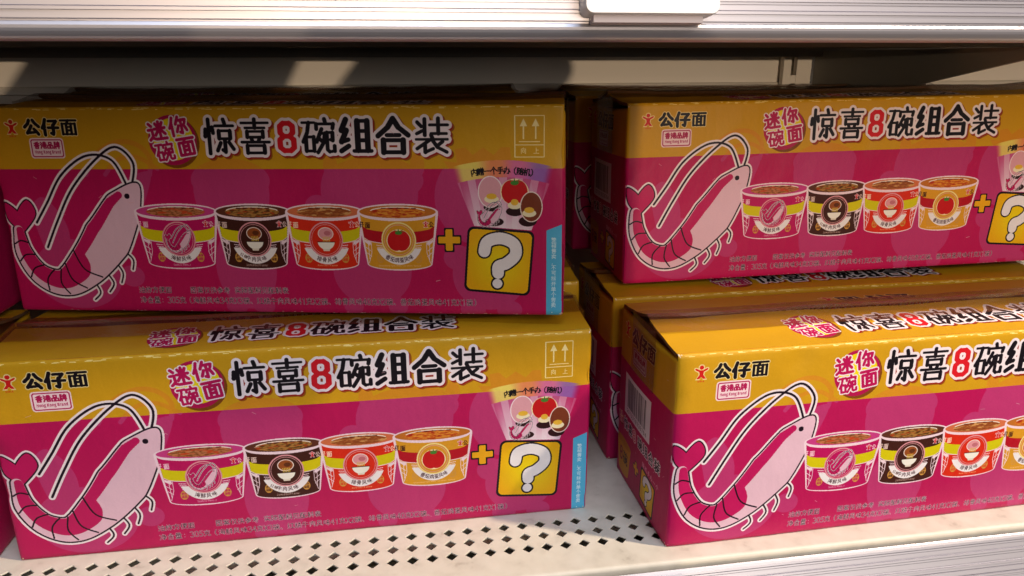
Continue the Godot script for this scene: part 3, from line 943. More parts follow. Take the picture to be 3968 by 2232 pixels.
	fill(ellipse(377.4, 68.2, 7.8, 10.6), Color8(240, 222, 214))
	fill(ellipse(377.4, 68.2, 7.1, 9.9), Color8(122, 56, 34))
	fill(ellipse(376.0, 72.6, 4.8, 2.6), Color8(240, 228, 190))
	fill(ellipse(376.0, 70.4, 3.4, 2.0), Color8(230, 180, 60))
	prawn(349.0, 74.0, 0.17)
	question_tile(Vector2(354.8, 106.6), 44.6, 44.6, 4.6)
	# this-way-up sign
	var cream = Color8(246, 226, 160)
	var lx0 = 366.4
	var lx1 = 386.0
	var ly0 = 7.4
	var ly1 = 34.4
	for s in [[lx0, ly0, lx1, ly0], [lx1, ly0, lx1, ly1], [lx1, ly1, lx0, ly1], [lx0, ly1, lx0, ly0], [lx0, 26.4, lx1, 26.4], [369.4, 24.3, 383.0, 24.3]]:
		stroke(mm(s), 0.62, cream)
	for x in [372.2, 380.3]:
		stroke(mm([x, 12.0, x, 22.6]), 0.95, cream, false)
		fill(mm([x, 9.2, x + 2.5, 14.2, x - 2.5, 14.2]), cream)
	glyph("向", 370.2, 28.2, 4.0, 4.2, 0.4, 0.4, cream)
	glyph("上", 378.8, 28.2, 4.0, 4.2, 0.4, 0.4, cream)
	# blue corner strip
	fill(mm([387.8, 84.6, 398.4, 80.4, 398.8, 147, 387.8, 147]), Color8(84, 178, 220))
	var note = "整箱售卖，不可拆开单个售卖。"
	for i in note.length():
		glyph(note[i], 391.3, 89.4 + i * 3.92, 3.4, 3.5, 0.36, 0.36, Color8(206, 236, 248))
	# small print
	var grey = Color8(46, 22, 34)
	var rim = Color8(228, 188, 206)
	text_line("油炸方便面", 92.0, 126.9, 4.7, 24.6, 0.34, grey, rim, 0.18)
	text_line("图案仅供参考", 130.4, 126.8, 4.7, 29.6, 0.34, grey, rim, 0.18)
	text_line("实际配料见配料表", 163.2, 126.6, 4.7, 40.0, 0.34, grey, rim, 0.18)
	text_line("净含量：305克（海鲜风味34克X3碗、红烧牛肉风味41克X2碗、排骨风味40克X2碗、番茄鸡蛋风味41克X1碗）", 92.0, 134.4, 4.9, 249.0, 0.34, grey, rim, 0.18)
	return img


func edge_wear_and_highlight(seed_: int) -> void:
	# rubbed ink and painted-in highlight along the upper crease, rubbed ink at the lower corners
	var rng = RandomNumberGenerator.new()
	rng.seed = seed_
	var w = img.get_width()
	var h = img.get_height()
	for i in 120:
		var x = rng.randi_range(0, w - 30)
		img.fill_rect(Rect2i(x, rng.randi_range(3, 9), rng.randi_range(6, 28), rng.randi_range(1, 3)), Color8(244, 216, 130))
	# bruised corners and a few rubbed spots where the ink has come off
	for i in 60:
		var cx = (0 if i % 2 else w) + rng.randi_range(-16, 16)
		var cy = (0 if i % 4 < 2 else h) + rng.randi_range(-14, 14)
		disc_px(Vector2(cx, cy), rng.randf_range(1.0, 3.4), Color8(236, 206, 176))
	for i in 9:
		var p = Vector2(rng.randi_range(40, w - 40), rng.randi_range(30, h - 30))
		var d = Vector2(rng.randf_range(6, 20), 0).rotated(rng.randf_range(-0.7, 0.7))
		line_px(PackedVector2Array([p, p + d]), rng.randf_range(0.8, 2.0), 1.0, Color8(226, 176, 186))
	for i in 36:
		var x = rng.randi_range(0, w - 10)
		img.fill_rect(Rect2i(x, h - rng.randi_range(2, 6), rng.randi_range(2, 8), 2), Color8(226, 190, 190))
	for i in 26:
		var y = rng.randi_range(0, h - 12)
		img.fill_rect(Rect2i(0 if i % 2 else w - 4, y, 3, rng.randi_range(3, 10)), Color8(232, 200, 190))


func side_print() -> Image:
	img = Image.create(574, 746, false, Image.FORMAT_RGB8)
	img.fill(MAGENTA)
	fill(mm([0, 0, 113, 0, 113, 42.2, 0, 42.2]), YELLOW)
	logo(11.0, 8.2, 1.24)
	origin_mark(33.0, 24.4, 28.0, 12.6)
	fill(mm([18, 50.5, 75, 50.5, 75, 84.5, 18, 84.5]), Color8(232, 226, 232))
	var rng = RandomNumberGenerator.new()
	rng.seed = 12
	var x = 25.0
	while x < 67.0:
		var w = 0.35 * rng.randi_range(1, 4)
		fill(mm([x, 54, x + w, 54, x + w, 77.5, x, 77.5]), INK)
		x += w + 0.35 * rng.randi_range(1, 4)
	for i in 13:
		glyph(str(rng.randi_range(0, 9)), 24.0 + i * 3.5, 79.0, 2.2, 3.4, 0.4, 0.4, INK)
	var t = "惊喜8碗组合装"
	round_badge(10.0, 93.4, 0.34)
	for layer in 2:
		for i in 7:
			glyph(t[i], 18.0 + i * 11.2, 89.0, 9.4 if i != 2 else 6.4, 9.6, (0.95 if layer else 2.5), (1.2 if layer else 2.8), PAPER if layer == 0 else (Color8(200, 30, 50) if i == 2 else INK))
	# yellow cup with its number
	var cup = mm([1.5, 112, 36, 112, 31, 137])
	cup.append_array(ellipse(19, 137, 12, 4, 0, 180, 12))
	fill(cup, Color8(206, 148, 22))
	fill(ellipse(18.7, 112, 17.2, 3.4), Color8(190, 130, 22))
	glyph("8", 9, 119, 7, 11, 1.9, 1.9, Color8(150, 40, 60))
	glyph("碗", 18, 119, 10.5, 11, 1.0, 1.2, INK)
	plus_sign(49.0, 119.0, 5.4)
	question_tile(Vector2(73.4, 125.4), 27.0, 27.0, 8.0)
	for i in 6:
		glyph("随机手办一个"[i], 63.0 + i * 5.4, 104.6 + i * 0.5, 4.3, 4.4, 0.45, 0.45, Color8(238, 170, 196), 5.0)
	edge_wear_and_highlight(8)
	paper_noise(0.012, 9)
	return img


func end_print() -> Image:
	# the other end of the carton: plain colours and fine print
	img = Image.create(574, 746, false, Image.FORMAT_RGB8)
	img.fill(MAGENTA)
	fill(mm([0, 0, 113, 0, 113, 42.2, 0, 42.2]), YELLOW)
	for i in 2:
		text_line(["图案仅供参考", "实际配料见配料表"][i], 62.0 + 4.0 * i, 118.0 + 7.0 * i, 4.0, [34.0, 42.0][i], 0.36, Color8(228, 150, 160), PAPER, 0.0)
	edge_wear_and_highlight(9)
	paper_noise(0.012, 19)
	return img


func top_print() -> Image:
	# v runs from the back edge (0) to the front edge (112 mm)
	img = Image.create(2048, 574, false, Image.FORMAT_RGB8)
	img.fill(YELLOW)
	round_badge(112.0, 83.0, 1.0)
	headline(-18.0, 61.0)
	logo(256.0, 22.0, 1.7, INK, Color8(238, 214, 150), Color8(208, 30, 28), 180.0)
	doll(160.0, 27.0, 1.3, Color8(208, 30, 28), Color8(238, 214, 150))
	paper_noise(0.014, 3)
	return img


func relief(w: int, h: int, flutes: float, seed_: int, strength: float) -> ImageTexture:
	# board fluting, fine paper tooth and a few soft dents
	var im = Image.create(w, h, false, Image.FORMAT_RGB8)
	var fine = FastNoiseLite.new()
	fine.seed = seed_
	fine.frequency = 0.16
	var broad = FastNoiseLite.new()
	broad.seed = seed_ + 1
	broad.frequency = 0.012
	for y in h:
		for x in w:
			var v = 0.5 + 0.012 * sin(x / float(w) * flutes * TAU) + 0.02 * fine.get_noise_2d(x, y) + 0.40 * broad.get_noise_2d(x, y * 0.7)
			im.set_pixel(x, y, Color(v, v, v))
	im.bump_map_to_normal_map(strength)
	return ImageTexture.create_from_image(im)


# ================================================================ materials
func std(c: Color, rough: float, metal := 0.0) -> StandardMaterial3D:
	var m = StandardMaterial3D.new()
	m.albedo_color = c
	m.roughness = rough
	m.metallic = metal
	return m


func printed(im: Image, normal: Texture2D) -> StandardMaterial3D:
	var m = StandardMaterial3D.new()
	m.albedo_texture = ImageTexture.create_from_image(im)
	m.roughness = 0.46
	m.metallic_specular = 0.36
	m.normal_enabled = true
	m.normal_texture = normal
	m.normal_scale = 0.35
	return m


func make_materials() -> void:
	M.fronts = []
	var plain_front = front_print()
	for k in 3:
		img = plain_front.duplicate()
		edge_wear_and_highlight(31 + k * 5)
		paper_noise(0.012, 5 + k)
		var m = printed(img, relief(1024, 373, 62, 21 + 10 * k, 5.0))
		m.albedo_color = [Color(1, 1, 1), Color(0.97, 0.985, 1.0), Color(1.0, 0.98, 0.965)][k]
		m.roughness = [0.46, 0.42, 0.44][k]
		M.fronts.append(m)
	M.side = printed(side_print(), relief(288, 373, 17, 22, 5.0))
	M.end = printed(end_print(), M.side.normal_texture)
	M.top = printed(top_print(), relief(1024, 287, 62, 23, 5.0))
	M.kraft = std(Color8(120, 84, 50), 0.9)
	var tape = StandardMaterial3D.new()
	tape.transparency = BaseMaterial3D.TRANSPARENCY_ALPHA
	tape.albedo_color = Color(0.46, 0.24, 0.10, 0.34)
	tape.roughness = 0.09
	var crinkle = FastNoiseLite.new()
	crinkle.seed = 77
	crinkle.frequency = 0.02
	crinkle.noise_type = FastNoiseLite.TYPE_CELLULAR
	crinkle.domain_warp_enabled = true
	var nt = NoiseTexture2D.new()
	nt.noise = crinkle
	nt.width = 512
	nt.height = 256
	nt.as_normal_map = true
	nt.bump_strength = 3.0
	nt.seamless = true
	tape.normal_enabled = true
	tape.normal_texture = nt
	tape.normal_scale = 0.9
	tape.uv1_scale = Vector3(4, 1, 1)
	M.tape = tape
	# powder-coated shelf steel with a few scuffs
	var coat = std(Color.WHITE, 0.5)
	var dirt = FastNoiseLite.new()
	dirt.seed = 4
	dirt.frequency = 0.012
	dirt.fractal_octaves = 5
	var dt = NoiseTexture2D.new()
	dt.noise = dirt
	dt.width = 1024
	dt.height = 1024
	dt.seamless = true
	dt.color_ramp = Gradient.new()
	dt.color_ramp.offsets = PackedFloat32Array([0.0, 0.22, 0.5, 1.0])
	dt.color_ramp.colors = PackedColorArray([Color8(170, 162, 150), Color8(198, 192, 180), Color8(206, 200, 188), Color8(212, 207, 196)])
	coat.albedo_texture = dt
	var scratch = FastNoiseLite.new()
	scratch.seed = 9
	scratch.frequency = 0.006
	scratch.noise_type = FastNoiseLite.TYPE_CELLULAR
	scratch.cellular_return_type = FastNoiseLite.RETURN_DISTANCE2_SUB
	scratch.domain_warp_enabled = true
	var rt = NoiseTexture2D.new()
	rt.noise = scratch
	rt.width = 1024
	rt.height = 1024
	rt.seamless = true
	rt.color_ramp = Gradient.new()
	rt.color_ramp.offsets = PackedFloat32Array([0.0, 0.05, 1.0])
	rt.color_ramp.colors = PackedColorArray([Color(0.75, 0.75, 0.75), Color(0.5, 0.5, 0.5), Color(0.42, 0.42, 0.42)])
	coat.roughness_texture = rt
	coat.roughness = 1.0
	coat.uv1_triplanar = true
	coat.uv1_world_triplanar = true
	coat.uv1_scale = Vector3(4, 4, 4)
	M.coat = coat
	M.panel = std(Color8(226, 219, 208), 0.62)
	M.steel = std(Color8(132, 130, 124), 0.55)
	var alu = std(Color8(190, 188, 198), 0.34, 0.55)
	alu.anisotropy_enabled = true
	alu.anisotropy = 0.5
	var brushed = FastNoiseLite.new()
	brushed.seed = 15
	brushed.frequency = 0.05
	var bt = NoiseTexture2D.new()
	bt.noise = brushed
	bt.width = 512
	bt.height = 512
	bt.seamless = true
	bt.color_ramp = Gradient.new()
	bt.color_ramp.colors = PackedColorArray([Color(0.34, 0.34, 0.34), Color(0.40, 0.40, 0.40)])
	alu.roughness_texture = bt
	alu.roughness = 1.0
	alu.uv1_triplanar = true
	alu.uv1_world_triplanar = true
	alu.uv1_scale = Vector3(0.6, 40, 40)
	M.alu = alu
	M.white = std(Color8(236, 236, 238), 0.35)


# ================================================================ shelves, back panel, bracket
func rail_profile(y_top: float, z_face: float, tilt := 0.0) -> PackedVector2Array:
	# (z, y) of a price rail with fine ribs, from its top edge down and round underneath
	var q = PackedVector2Array()
	q.append(Vector2(z_face - 0.0008, y_top - 0.0012))
	q.append(Vector2(z_face, y_top - 0.0018))
	var y = y_top - 0.0030
	var ribs = [[2.0, 0.7], [1.4, 0.5], [3.2, 0.3], [1.6, 0.9], [1.6, 0.6], [4.4, 0.3], [1.2, 0.9], [1.8, 0.4], [3.4, 0.8], [1.5, 1.0], [1.3, 0.6], [3.6, 0.3], [1.4, 1.1], [4.6, 0.5]]
	for r in ribs:
		var h: float = r[0] * 0.001
		var d: float = r[1] * 0.001
		q.append(Vector2(z_face + d, y))
		q.append(Vector2(z_face + d, y - h * 0.72))
		q.append(Vector2(z_face - 0.0004, y - h * 0.84))
		q.append(Vector2(z_face - 0.0004, y - h))
		y -= h
	var yb = y_top - 0.0450
	for i in 9:
		var a = deg_to_rad(i * 90.0 / 8.0)
		q.append(Vector2(z_face - 0.006 + 0.0066 * cos(a), yb + 0.0072 - 0.0072 * sin(a)))
	q.append(Vector2(z_face - 0.012, yb))
	for i in q.size():
		q[i].x += (y_top - q[i].y) * tan(deg_to_rad(tilt))
	return q


func build_fixture() -> void:
	var x0 = -0.95
	var x1 = 1.05
	var zf = 0.2065
	var zb = -0.215
	# ------------------------------------------------ shelf that carries the cartons
	var s = thing("shelf", "cream steel shelf with rows of diamond holes that carries the lower cartons", "shelf", "")
	var st = SurfaceTool.new()
	st.begin(Mesh.PRIMITIVE_TRIANGLES)
	st.set_smooth_group(-1)
	var px = 0.01346
	var z_rows = [0.1497, 0.1631, 0.1765]
	var za: float = z_rows[0] - 0.0067
	var zc: float = z_rows[2] + 0.0067
	quad(st, Vector3(x0, 0, zb), Vector3(x0, 0, za), Vector3(x1, 0, za), Vector3(x1, 0, zb))
	# rounded front lip
	var lip = PackedVector2Array([Vector2(zc, 0)])
	for i in 7:
		var a = deg_to_rad(i * 15.0)
		lip.append(Vector2(zf - 0.003 + 0.003 * sin(a), -0.003 + 0.003 * cos(a)))
	lip.append(Vector2(zf, -0.042))
	for i in lip.size() - 1:
		quad(st, Vector3(x0, lip[i].y, lip[i].x), Vector3(x0, lip[i + 1].y, lip[i + 1].x), Vector3(x1, lip[i + 1].y, lip[i + 1].x), Vector3(x1, lip[i].y, lip[i].x))
	# perforated strip: every cell has its diamond hole with a rolled edge
	var first = -0.1685 - 22 * px
	var cols = 74
	quad(st, Vector3(x0, 0, za), Vector3(x0, 0, zc), Vector3(first - px / 2, 0, zc), Vector3(first - px / 2, 0, za))
	quad(st, Vector3(first + (cols - 0.5) * px, 0, za), Vector3(first + (cols - 0.5) * px, 0, zc), Vector3(x1, 0, zc), Vector3(x1, 0, za))
	var unit = [Vector2(1, 0), Vector2(0.5, 0.5), Vector2(0, 1), Vector2(-0.5, 0.5), Vector2(-1, 0), Vector2(-0.5, -0.5), Vector2(0, -1), Vector2(0.5, -0.5)]
	var cut = []
	for k in 4:
		# diamond with clipped corners: 8 points
		var a0: Vector2 = [Vector2(1, 0), Vector2(0, 1), Vector2(-1, 0), Vector2(0, -1)][k]
		var t = Vector2(-a0.y, a0.x)
		cut.append(a0 * 0.95 - t * 0.05)
		cut.append(a0 * 0.95 + t * 0.05)
	var outer = []
	for k in 4:
		var a0: Vector2 = [Vector2(1, 0), Vector2(0, 1), Vector2(-1, 0), Vector2(0, -1)][k]
		var t = Vector2(-a0.y, a0.x)
		outer.append(a0 - t)
		outer.append(a0 + t)
	for zr in z_rows:
		for c in cols:
			var o = Vector3(first + c * px, 0, zr)
			for k in 8:
				var k2 = (k + 1) % 8
				var e0 = Vector3(outer[k].x * px / 2, 0, outer[k].y * 0.0067)
				var e1 = Vector3(outer[k2].x * px / 2, 0, outer[k2].y * 0.0067)
				var i0 = Vector3(cut[k].x, 0, cut[k].y)
				var i1 = Vector3(cut[k2].x, 0, cut[k2].y)
				var big = 0.0047
				var mid = 0.0044
				var small = 0.0043
				if e0.distance_to(e1) > 1e-6:
					quad(st, o + e0, o + e1, o + i1 * big, o + i0 * big)
				else:
					for v in [o + e0, o + i1 * big, o + i0 * big]:
						st.set_uv(Vector2(v.x, v.z))
						st.add_vertex(v)
				var d1 = Vector3(0, -0.0002, 0)
				var d2 = Vector3(0, -0.0005, 0)
				var d3 = Vector3(0, -0.0010, 0)
				quad(st, o + i0 * big, o + i1 * big, o + i1 * mid + d1, o + i0 * mid + d1)
				quad(st, o + i0 * mid + d1, o + i1 * mid + d1, o + i1 * small + d2, o + i0 * small + d2)
				quad(st, o + i0 * small + d2, o + i1 * small + d2, o + i1 * small + d3, o + i0 * small + d3)
	st.generate_normals()
	part("deck", st.commit(), M.coat, s)
	part("stiffener", box_mesh(Vector3(x0, -0.012, 0.128), Vector3(x1, -0.0085, 0.1545)), M.coat, s)
	part("underside", box_mesh(Vector3(x0, -0.045, zb), Vector3(x1, -0.040, zf - 0.004)), M.coat, s)
	part("price_rail", extrude(rail_profile(-0.0022, zf + 0.0040, 26.0), x0, x1), M.alu, s)
	# ------------------------------------------------ shelf above, seen from just below its front edge
	var u = thing("shelf", "upper shelf whose ribbed aluminium front rail crosses the top of the picture", "shelf", "")
	var base = 0.3375
	part("price_rail", extrude(rail_profile(base + 0.045, zf + 0.0100), x0, x1), M.alu, u)
	part("deck", box_mesh(Vector3(x0, base + 0.0400, zb), Vector3(x1, base + 0.0440, zf)), M.coat, u)
	part("front_flange", box_mesh(Vector3(x0, base + 0.0012, zf - 0.0285), Vector3(x1, base + 0.0396, zf - 0.0025)), M.steel, u)
	part("channel", box_mesh(Vector3(x0, base + 0.0005, -0.03), Vector3(x1, base + 0.0396, 0.02)), M.steel, u)
	part("rear_beam", box_mesh(Vector3(x0, base - 0.0065, zb + 0.004), Vector3(x1, base + 0.0396, zb + 0.030)), M.steel, u)
	# ------------------------------------------------ back panel, upright and bracket
	var b = MeshInstance3D.new()
	b.name = "back_panel"
	b.mesh = extrude(PackedVector2Array([Vector2(zb, 0.50), Vector2(zb, 0.3035), Vector2(zb + 0.0035, 0.3020), Vector2(zb + 0.0060, 0.2985), Vector2(zb + 0.0060, 0.2960), Vector2(zb - 0.004, 0.2945), Vector2(zb - 0.004, -0.06), Vector2(zb - 0.012, -0.06), Vector2(zb - 0.012, 0.50)]), x0, x1, false, true)
	b.material_override = M.panel
	b.set_meta("kind", "structure")
	b.set_meta("label", "pale beige back panel of the shelving behind the cartons")
	add_child(b)
	var up = thing("upright", "pale grey steel upright at the back right, beside the bracket", "upright")
	part("post", box_mesh(Vector3(0.352, -0.06, zb + 0.0065), Vector3(0.361, 0.337, zb + 0.014)), M.panel, up)
	part("post", box_mesh(Vector3(0.368, -0.06, zb + 0.0065), Vector3(0.3855, 0.337, zb + 0.014)), M.panel, up)
	for i in 15:
		part("bridge", box_mesh(Vector3(0.3612, 0.302 - i * 0.028, zb + 0.0067), Vector3(0.3678, 0.311 - i * 0.028, zb + 0.0138)), M.panel, up)
	var br = thing("shelf_bracket", "dark grey tapered steel bracket under the upper shelf at right", "bracket")
	var bt = SurfaceTool.new()
	bt.begin(Mesh.PRIMITIVE_TRIANGLES)
	bt.set_smooth_group(-1)
	var side = [Vector2(zb + 0.015, 0.3370), Vector2(0.150, 0.3370), Vector2(0.150, 0.3355), Vector2(0.093, 0.3278), Vector2(-0.026, 0.3052), Vector2(-0.12, 0.2870), Vector2(zb + 0.015, 0.2800)]
	for k in side.size():
		var p: Vector2 = side[k]
		var n: Vector2 = side[(k + 1) % side.size()]
		quad(bt, Vector3(0.388, p.y, p.x), Vector3(0.3915, p.y, p.x), Vector3(0.3915, n.y, n.x), Vector3(0.388, n.y, n.x))
	for x in [0.388, 0.3915]:
		for k in range(1, side.size() - 1):
			for v in [side[0], side[k], side[k + 1]]:
				bt.set_uv(v)
				bt.add_vertex(Vector3(x, v.y, v.x))
	bt.generate_normals()
	part("plate", bt.commit(), M.steel, br)


func build_shadow_board() -> void:
	# added blocker behind the camera, shaped for its shade; the low lamp throws its outline on the back panel
	var t = thing("added_shadow_board", "added cardboard cutout behind the camera, unseen, shaped to cast shadows on the shelving", "shadow board")
	var board = std(Color8(150, 132, 110), 0.85)
	var plate = func(called: String, pts: Array, z0: float, z1: float) -> void:
		var st = SurfaceTool.new()
		st.begin(Mesh.PRIMITIVE_TRIANGLES)
		st.set_smooth_group(-1)
		var q = mm(pts)
		for i in q.size():
			var p = q[i]
			var n = q[(i + 1) % q.size()]
			quad(st, Vector3(p.x, p.y, z0), Vector3(n.x, n.y, z0), Vector3(n.x, n.y, z1), Vector3(p.x, p.y, z1))
		for tri in Geometry2D.triangulate_polygon(q):
			st.set_uv(q[tri])
			st.add_vertex(Vector3(q[tri].x, q[tri].y, z0))
		for tri in Geometry2D.triangulate_polygon(q):
			st.set_uv(q[tri])
			st.add_vertex(Vector3(q[tri].x, q[tri].y, z1))
		st.generate_normals()
		part(called, st.commit(), board, t)
	# outline given where its shadow lies on the back panel, carried back towards the lamp
	var z_board = 1.5
	var reach = func(x: float, y: float, z: float) -> Vector2:
		var v = LOW_LAMP.lerp(Vector3(x, y, z), (LOW_LAMP.z - z_board) / (LOW_LAMP.z - z))
		return Vector2(v.x, v.y)
	var card = func(pts: Array) -> Array:
		var out = []
		for i in range(0, pts.size(), 2):
			var v: Vector2 = reach.call(pts[i], pts[i + 1], -0.215)
			out.append_array([v.x, v.y])
		return out
	var left = reach.call(-0.42, 0.29, 0.05).x
	var right = reach.call(0.098, 0.29, 0.05).x
	plate.call("body", [left, -1.0, right, -1.0, right, 0.3465, left, 0.3465], z_board, z_board + 0.06)
	plate.call("shadow_card", card.call([-0.475, 0.283, -0.195, 0.283, -0.195, 0.298, -0.176, 0.332, -0.436, 0.332]), z_board, z_board + 0.005)
	plate.call("shadow_card", card.call([-0.158, 0.283, 0.085, 0.283, 0.099, 0.298, 0.107, 0.306, 0.111, 0.315, 0.110, 0.324, 0.106, 0.332, -0.118, 0.332]), z_board, z_board + 0.005)


func build_price_label() -> void:
	var t = thing("shelf_label", "white electronic price label clipped to the upper rail", "price label")
	t.position = Vector3(0.046, 0.349, 0.2190)
	t.rotation_degrees = Vector3(-8, 0, 0)
	var st = SurfaceTool.new()
	st.begin(Mesh.PRIMITIVE_TRIANGLES)
	st.set_smooth_group(-1)
	var w = 0.0355
	var h = 0.036
	var out = []
	var shape = rounded(-w, 0.0, w, h, 0.004)
	for layer in [[1.0, 0.0], [1.0, 0.0105], [0.985, 0.0125]]:
		var row = []
		for p in shape:
			row.append(Vector3(p.x * layer[0], (p.y - h / 2) * layer[0] + h / 2, layer[1]))
		out.append(row)
	for j in 2:
		for i in shape.size():
			var k = (i + 1) % shape.size()
			quad(st, out[j][i], out[j][k], out[j + 1][k], out[j + 1][i])
	for i in shape.size():
		var k = (i + 1) % shape.size()
		for v in [Vector3(0, h / 2, 0.0125), out[2][i], out[2][k]]:
			st.set_uv(Vector2(v.x, v.y))
			st.add_vertex(v)
	st.generate_normals()
	part("housing", st.commit(), M.white, t)
	part("screen", box_mesh(Vector3(-w + 0.005, 0.0075, 0.0123), Vector3(w - 0.004, h - 0.004, 0.0128)), std(Color8(224, 234, 238), 0.3), t)
	var bars = SurfaceTool.new()
	bars.begin(Mesh.PRIMITIVE_TRIANGLES)
	bars.set_smooth_group(-1)
	for i in 6:
		box_into(bars, Vector3(w - 0.0125, 0.0085 + i * 0.0011, 0.0126), Vector3(w - 0.0065, 0.0089 + i * 0.0011, 0.0130))
	bars.generate_normals()
	part("barcode", bars.commit(), std(Color8(70, 74, 80), 0.6), t)
	var ink = std(Color8(150, 170, 180), 0.6)
	var lines = SurfaceTool.new()
	lines.begin(Mesh.PRIMITIVE_TRIANGLES)
	lines.set_smooth_group(-1)
	for i in 5:
		box_into(lines, Vector3(-0.022 + i * 0.0075, 0.0086, 0.0127), Vector3(-0.0165 + i * 0.0075, 0.0092, 0.0130))
	lines.generate_normals()
	part("caption", lines.commit(), ink, t)
	part("clip", box_mesh(Vector3(-0.030, -0.0035, 0.0005), Vector3(0.028, 0.0002, 0.0075)), std(Color8(206, 196, 204), 0.4), t)


# ================================================================ cartons
func carton(seed_: int, lift: float) -> Node3D:
	# origin at the lower left corner of the front; x right, y up, -z to the back
	var t = Node3D.new()
	t.name = "noodle_carton"
	var nz = FastNoiseLite.new()
	nz.seed = seed_
	nz.frequency = 9.0
	var rc = 0.0028
	var rng = RandomNumberGenerator.new()
	rng.seed = seed_ * 7
	var dents = []
	for i in 14:
		dents.append([Vector3(rng.randf() * W, rng.randf() * H, 0.0 if i % 3 else -D), rng.randf_range(0.006, 0.022), rng.randf_range(0.0003, 0.0013)])
	for i in 4:
		dents.append([Vector3(0.0 if i % 2 else W, rng.randf() * H, 0.0), rng.randf_range(0.005, 0.010), rng.randf_range(0.0008, 0.0018)])
	var bend = func(p: Vector3, n: Vector3, s: float, r: float) -> Vector3:
		# panels belly out a little and are never quite flat
		var belly = 0.0016 * (1.0 - s * s) * (1.0 - r * r)
		for d in dents:
			var k: float = p.distance_to(d[0]) / d[1]
			if k < 2.5:
				belly -= d[2] * exp(-k * k)
		return p + n * (belly + 0.0007 * nz.get_noise_3dv(p * 1.0))
	var rows = []      # [height, inset]
	for r in [[0.0, 0.0014], [0.0012, 0.0002], [0.004, 0.0]]:
		rows.append(r)
	for i in 26:
		rows.append([lerpf(0.010, H - 0.008, i / 25.0), 0.0])
	var long_rows = rows + [[H - 0.0034, 0.0], [H - 0.0018, 0.0002], [H - 0.0007, 0.0008], [H - 0.0002, 0.0016], [H, 0.0026]]
	var short_rows = rows + [[H - 0.0066, 0.0], [H - 0.0046, 0.0003], [H - 0.0036, 0.0012], [H - 0.0032, 0.0030]]
	for f in 4:
		var long = f % 2 == 0
		var length = W if long else D
		var nu = 84 if long else 24
		var rr: Array = long_rows if long else short_rows
		var m = grid(nu, rr.size() - 1, func(i, j):
			var a: float = rr[j][0]
			var low = 0.0
			var inset: float = rr[j][1]
			# along the face, with a quarter of the corner's arc at both ends
			var u = float(i - 2) / (nu - 4)
			var along = lerpf(rc, length - rc, clampf(u, 0, 1))
			var out = 0.0
			if i < 2 or i > nu - 2:
				var ang = deg_to_rad(45.0 * ((2 - i) if i < 2 else (i - nu + 2)) / 2.0)
				along = (rc - rc * sin(ang)) if i < 2 else (length - rc + rc * sin(ang))
				out = -rc * (1.0 - cos(ang))
			var s = 2.0 * along / length - 1.0
			var p = Vector3.ZERO
			var n = Vector3.ZERO
			match f:
				0:
					p = Vector3(along, a, 0)
					n = Vector3(0, 0, 1)
				1:
					p = Vector3(W, a, -along)
					n = Vector3(1, 0, 0)
				2:
					p = Vector3(W - along, a, -D)
					n = Vector3(0, 0, -1)
				3:
					p = Vector3(0, a, -D + along)
					n = Vector3(-1, 0, 0)
			var q: Vector3 = bend.call(p, n, s, 2.0 * a / H - 1.0)
			if not long:
				low = 0.0035 * pow(a / H, 9.0) * (1.0 - s * s)
			return [q + n * (out - inset) - Vector3(0, low, 0), Vector2(along / length, 1.0 - a / H)])
		part("front_panel" if f == 0 else ("back_panel" if f == 2 else "side_panel"), m, M.fronts[seed_ % 3] if long else (M.end if f == 1 else M.side), t)
	# long top flaps: they meet over the middle and spring up a little there
	var gap = 0.0016
	for back in 2:
		var m = grid(36, 10, func(i, j):
			var v = j / 10.0
			var z = lerpf(0.0026, D / 2 - gap, v)
			var x = lerpf(0.0006, W - 0.0006, i / 36.0)
			var rise = lift * pow(v, 1.6) * (0.82 + 0.36 * nz.get_noise_2d(x * 0.8, 3.0 + back))
			rise += 0.0008 * nz.get_noise_2d(x * 2.5, z * 3.0 + 5 * back) * sin(PI * v)
			var end = minf(x, W - x)
			rise += (0.0030 if back else 0.0) * pow(v, 3.0) + 0.0010 * v * smoothstep(0.05, 0.0, end)
			var zz = -z if back == 0 else -D + z
			return [Vector3(x, H + rise, zz), Vector2(x / W, (D + zz) / D)])
		var o = part("top_flap", m, M.top, t)
		# cut edges of the board, along the seam and at both ends
		var st = SurfaceTool.new()
		st.begin(Mesh.PRIMITIVE_TRIANGLES)
		var mdt: Array = m.surface_get_arrays(0)
		var at = func(i: int, j: int) -> Vector3:
			var v = j / 10.0
			var z = lerpf(0.0026, D / 2 - gap, v)
			var x = lerpf(0.0006, W - 0.0006, i / 36.0)
			var rise = lift * pow(v, 1.6) * (0.82 + 0.36 * nz.get_noise_2d(x * 0.8, 3.0 + back))
			rise += 0.0008 * nz.get_noise_2d(x * 2.5, z * 3.0 + 5 * back) * sin(PI * v)
			var end = minf(x, W - x)
			rise += (0.0030 if back else 0.0) * pow(v, 3.0) + 0.0010 * v * smoothstep(0.05, 0.0, end)
			return Vector3(x, H + rise, -z if back == 0 else -D + z)
		var thick = Vector3(0, -0.0024, 0)
		for i in 36:
			quad(st, at.call(i, 10), at.call(i + 1, 10), at.call(i + 1, 10) + thick, at.call(i, 10) + thick)
		for e in [0, 36]:
			for j in 10:
				quad(st, at.call(e, j), at.call(e, j + 1), at.call(e, j + 1) + thick, at.call(e, j) + thick)
		st.generate_normals()
		part("cut_edge", st.commit(), M.kraft, o)
	# short flaps folded in underneath, and the floor of the carton
	part("inner_flap", box_mesh(Vector3(0.003, H - 0.0100, -D + 0.003), Vector3(0.11, H - 0.0072, -0.003)), M.kraft, t)
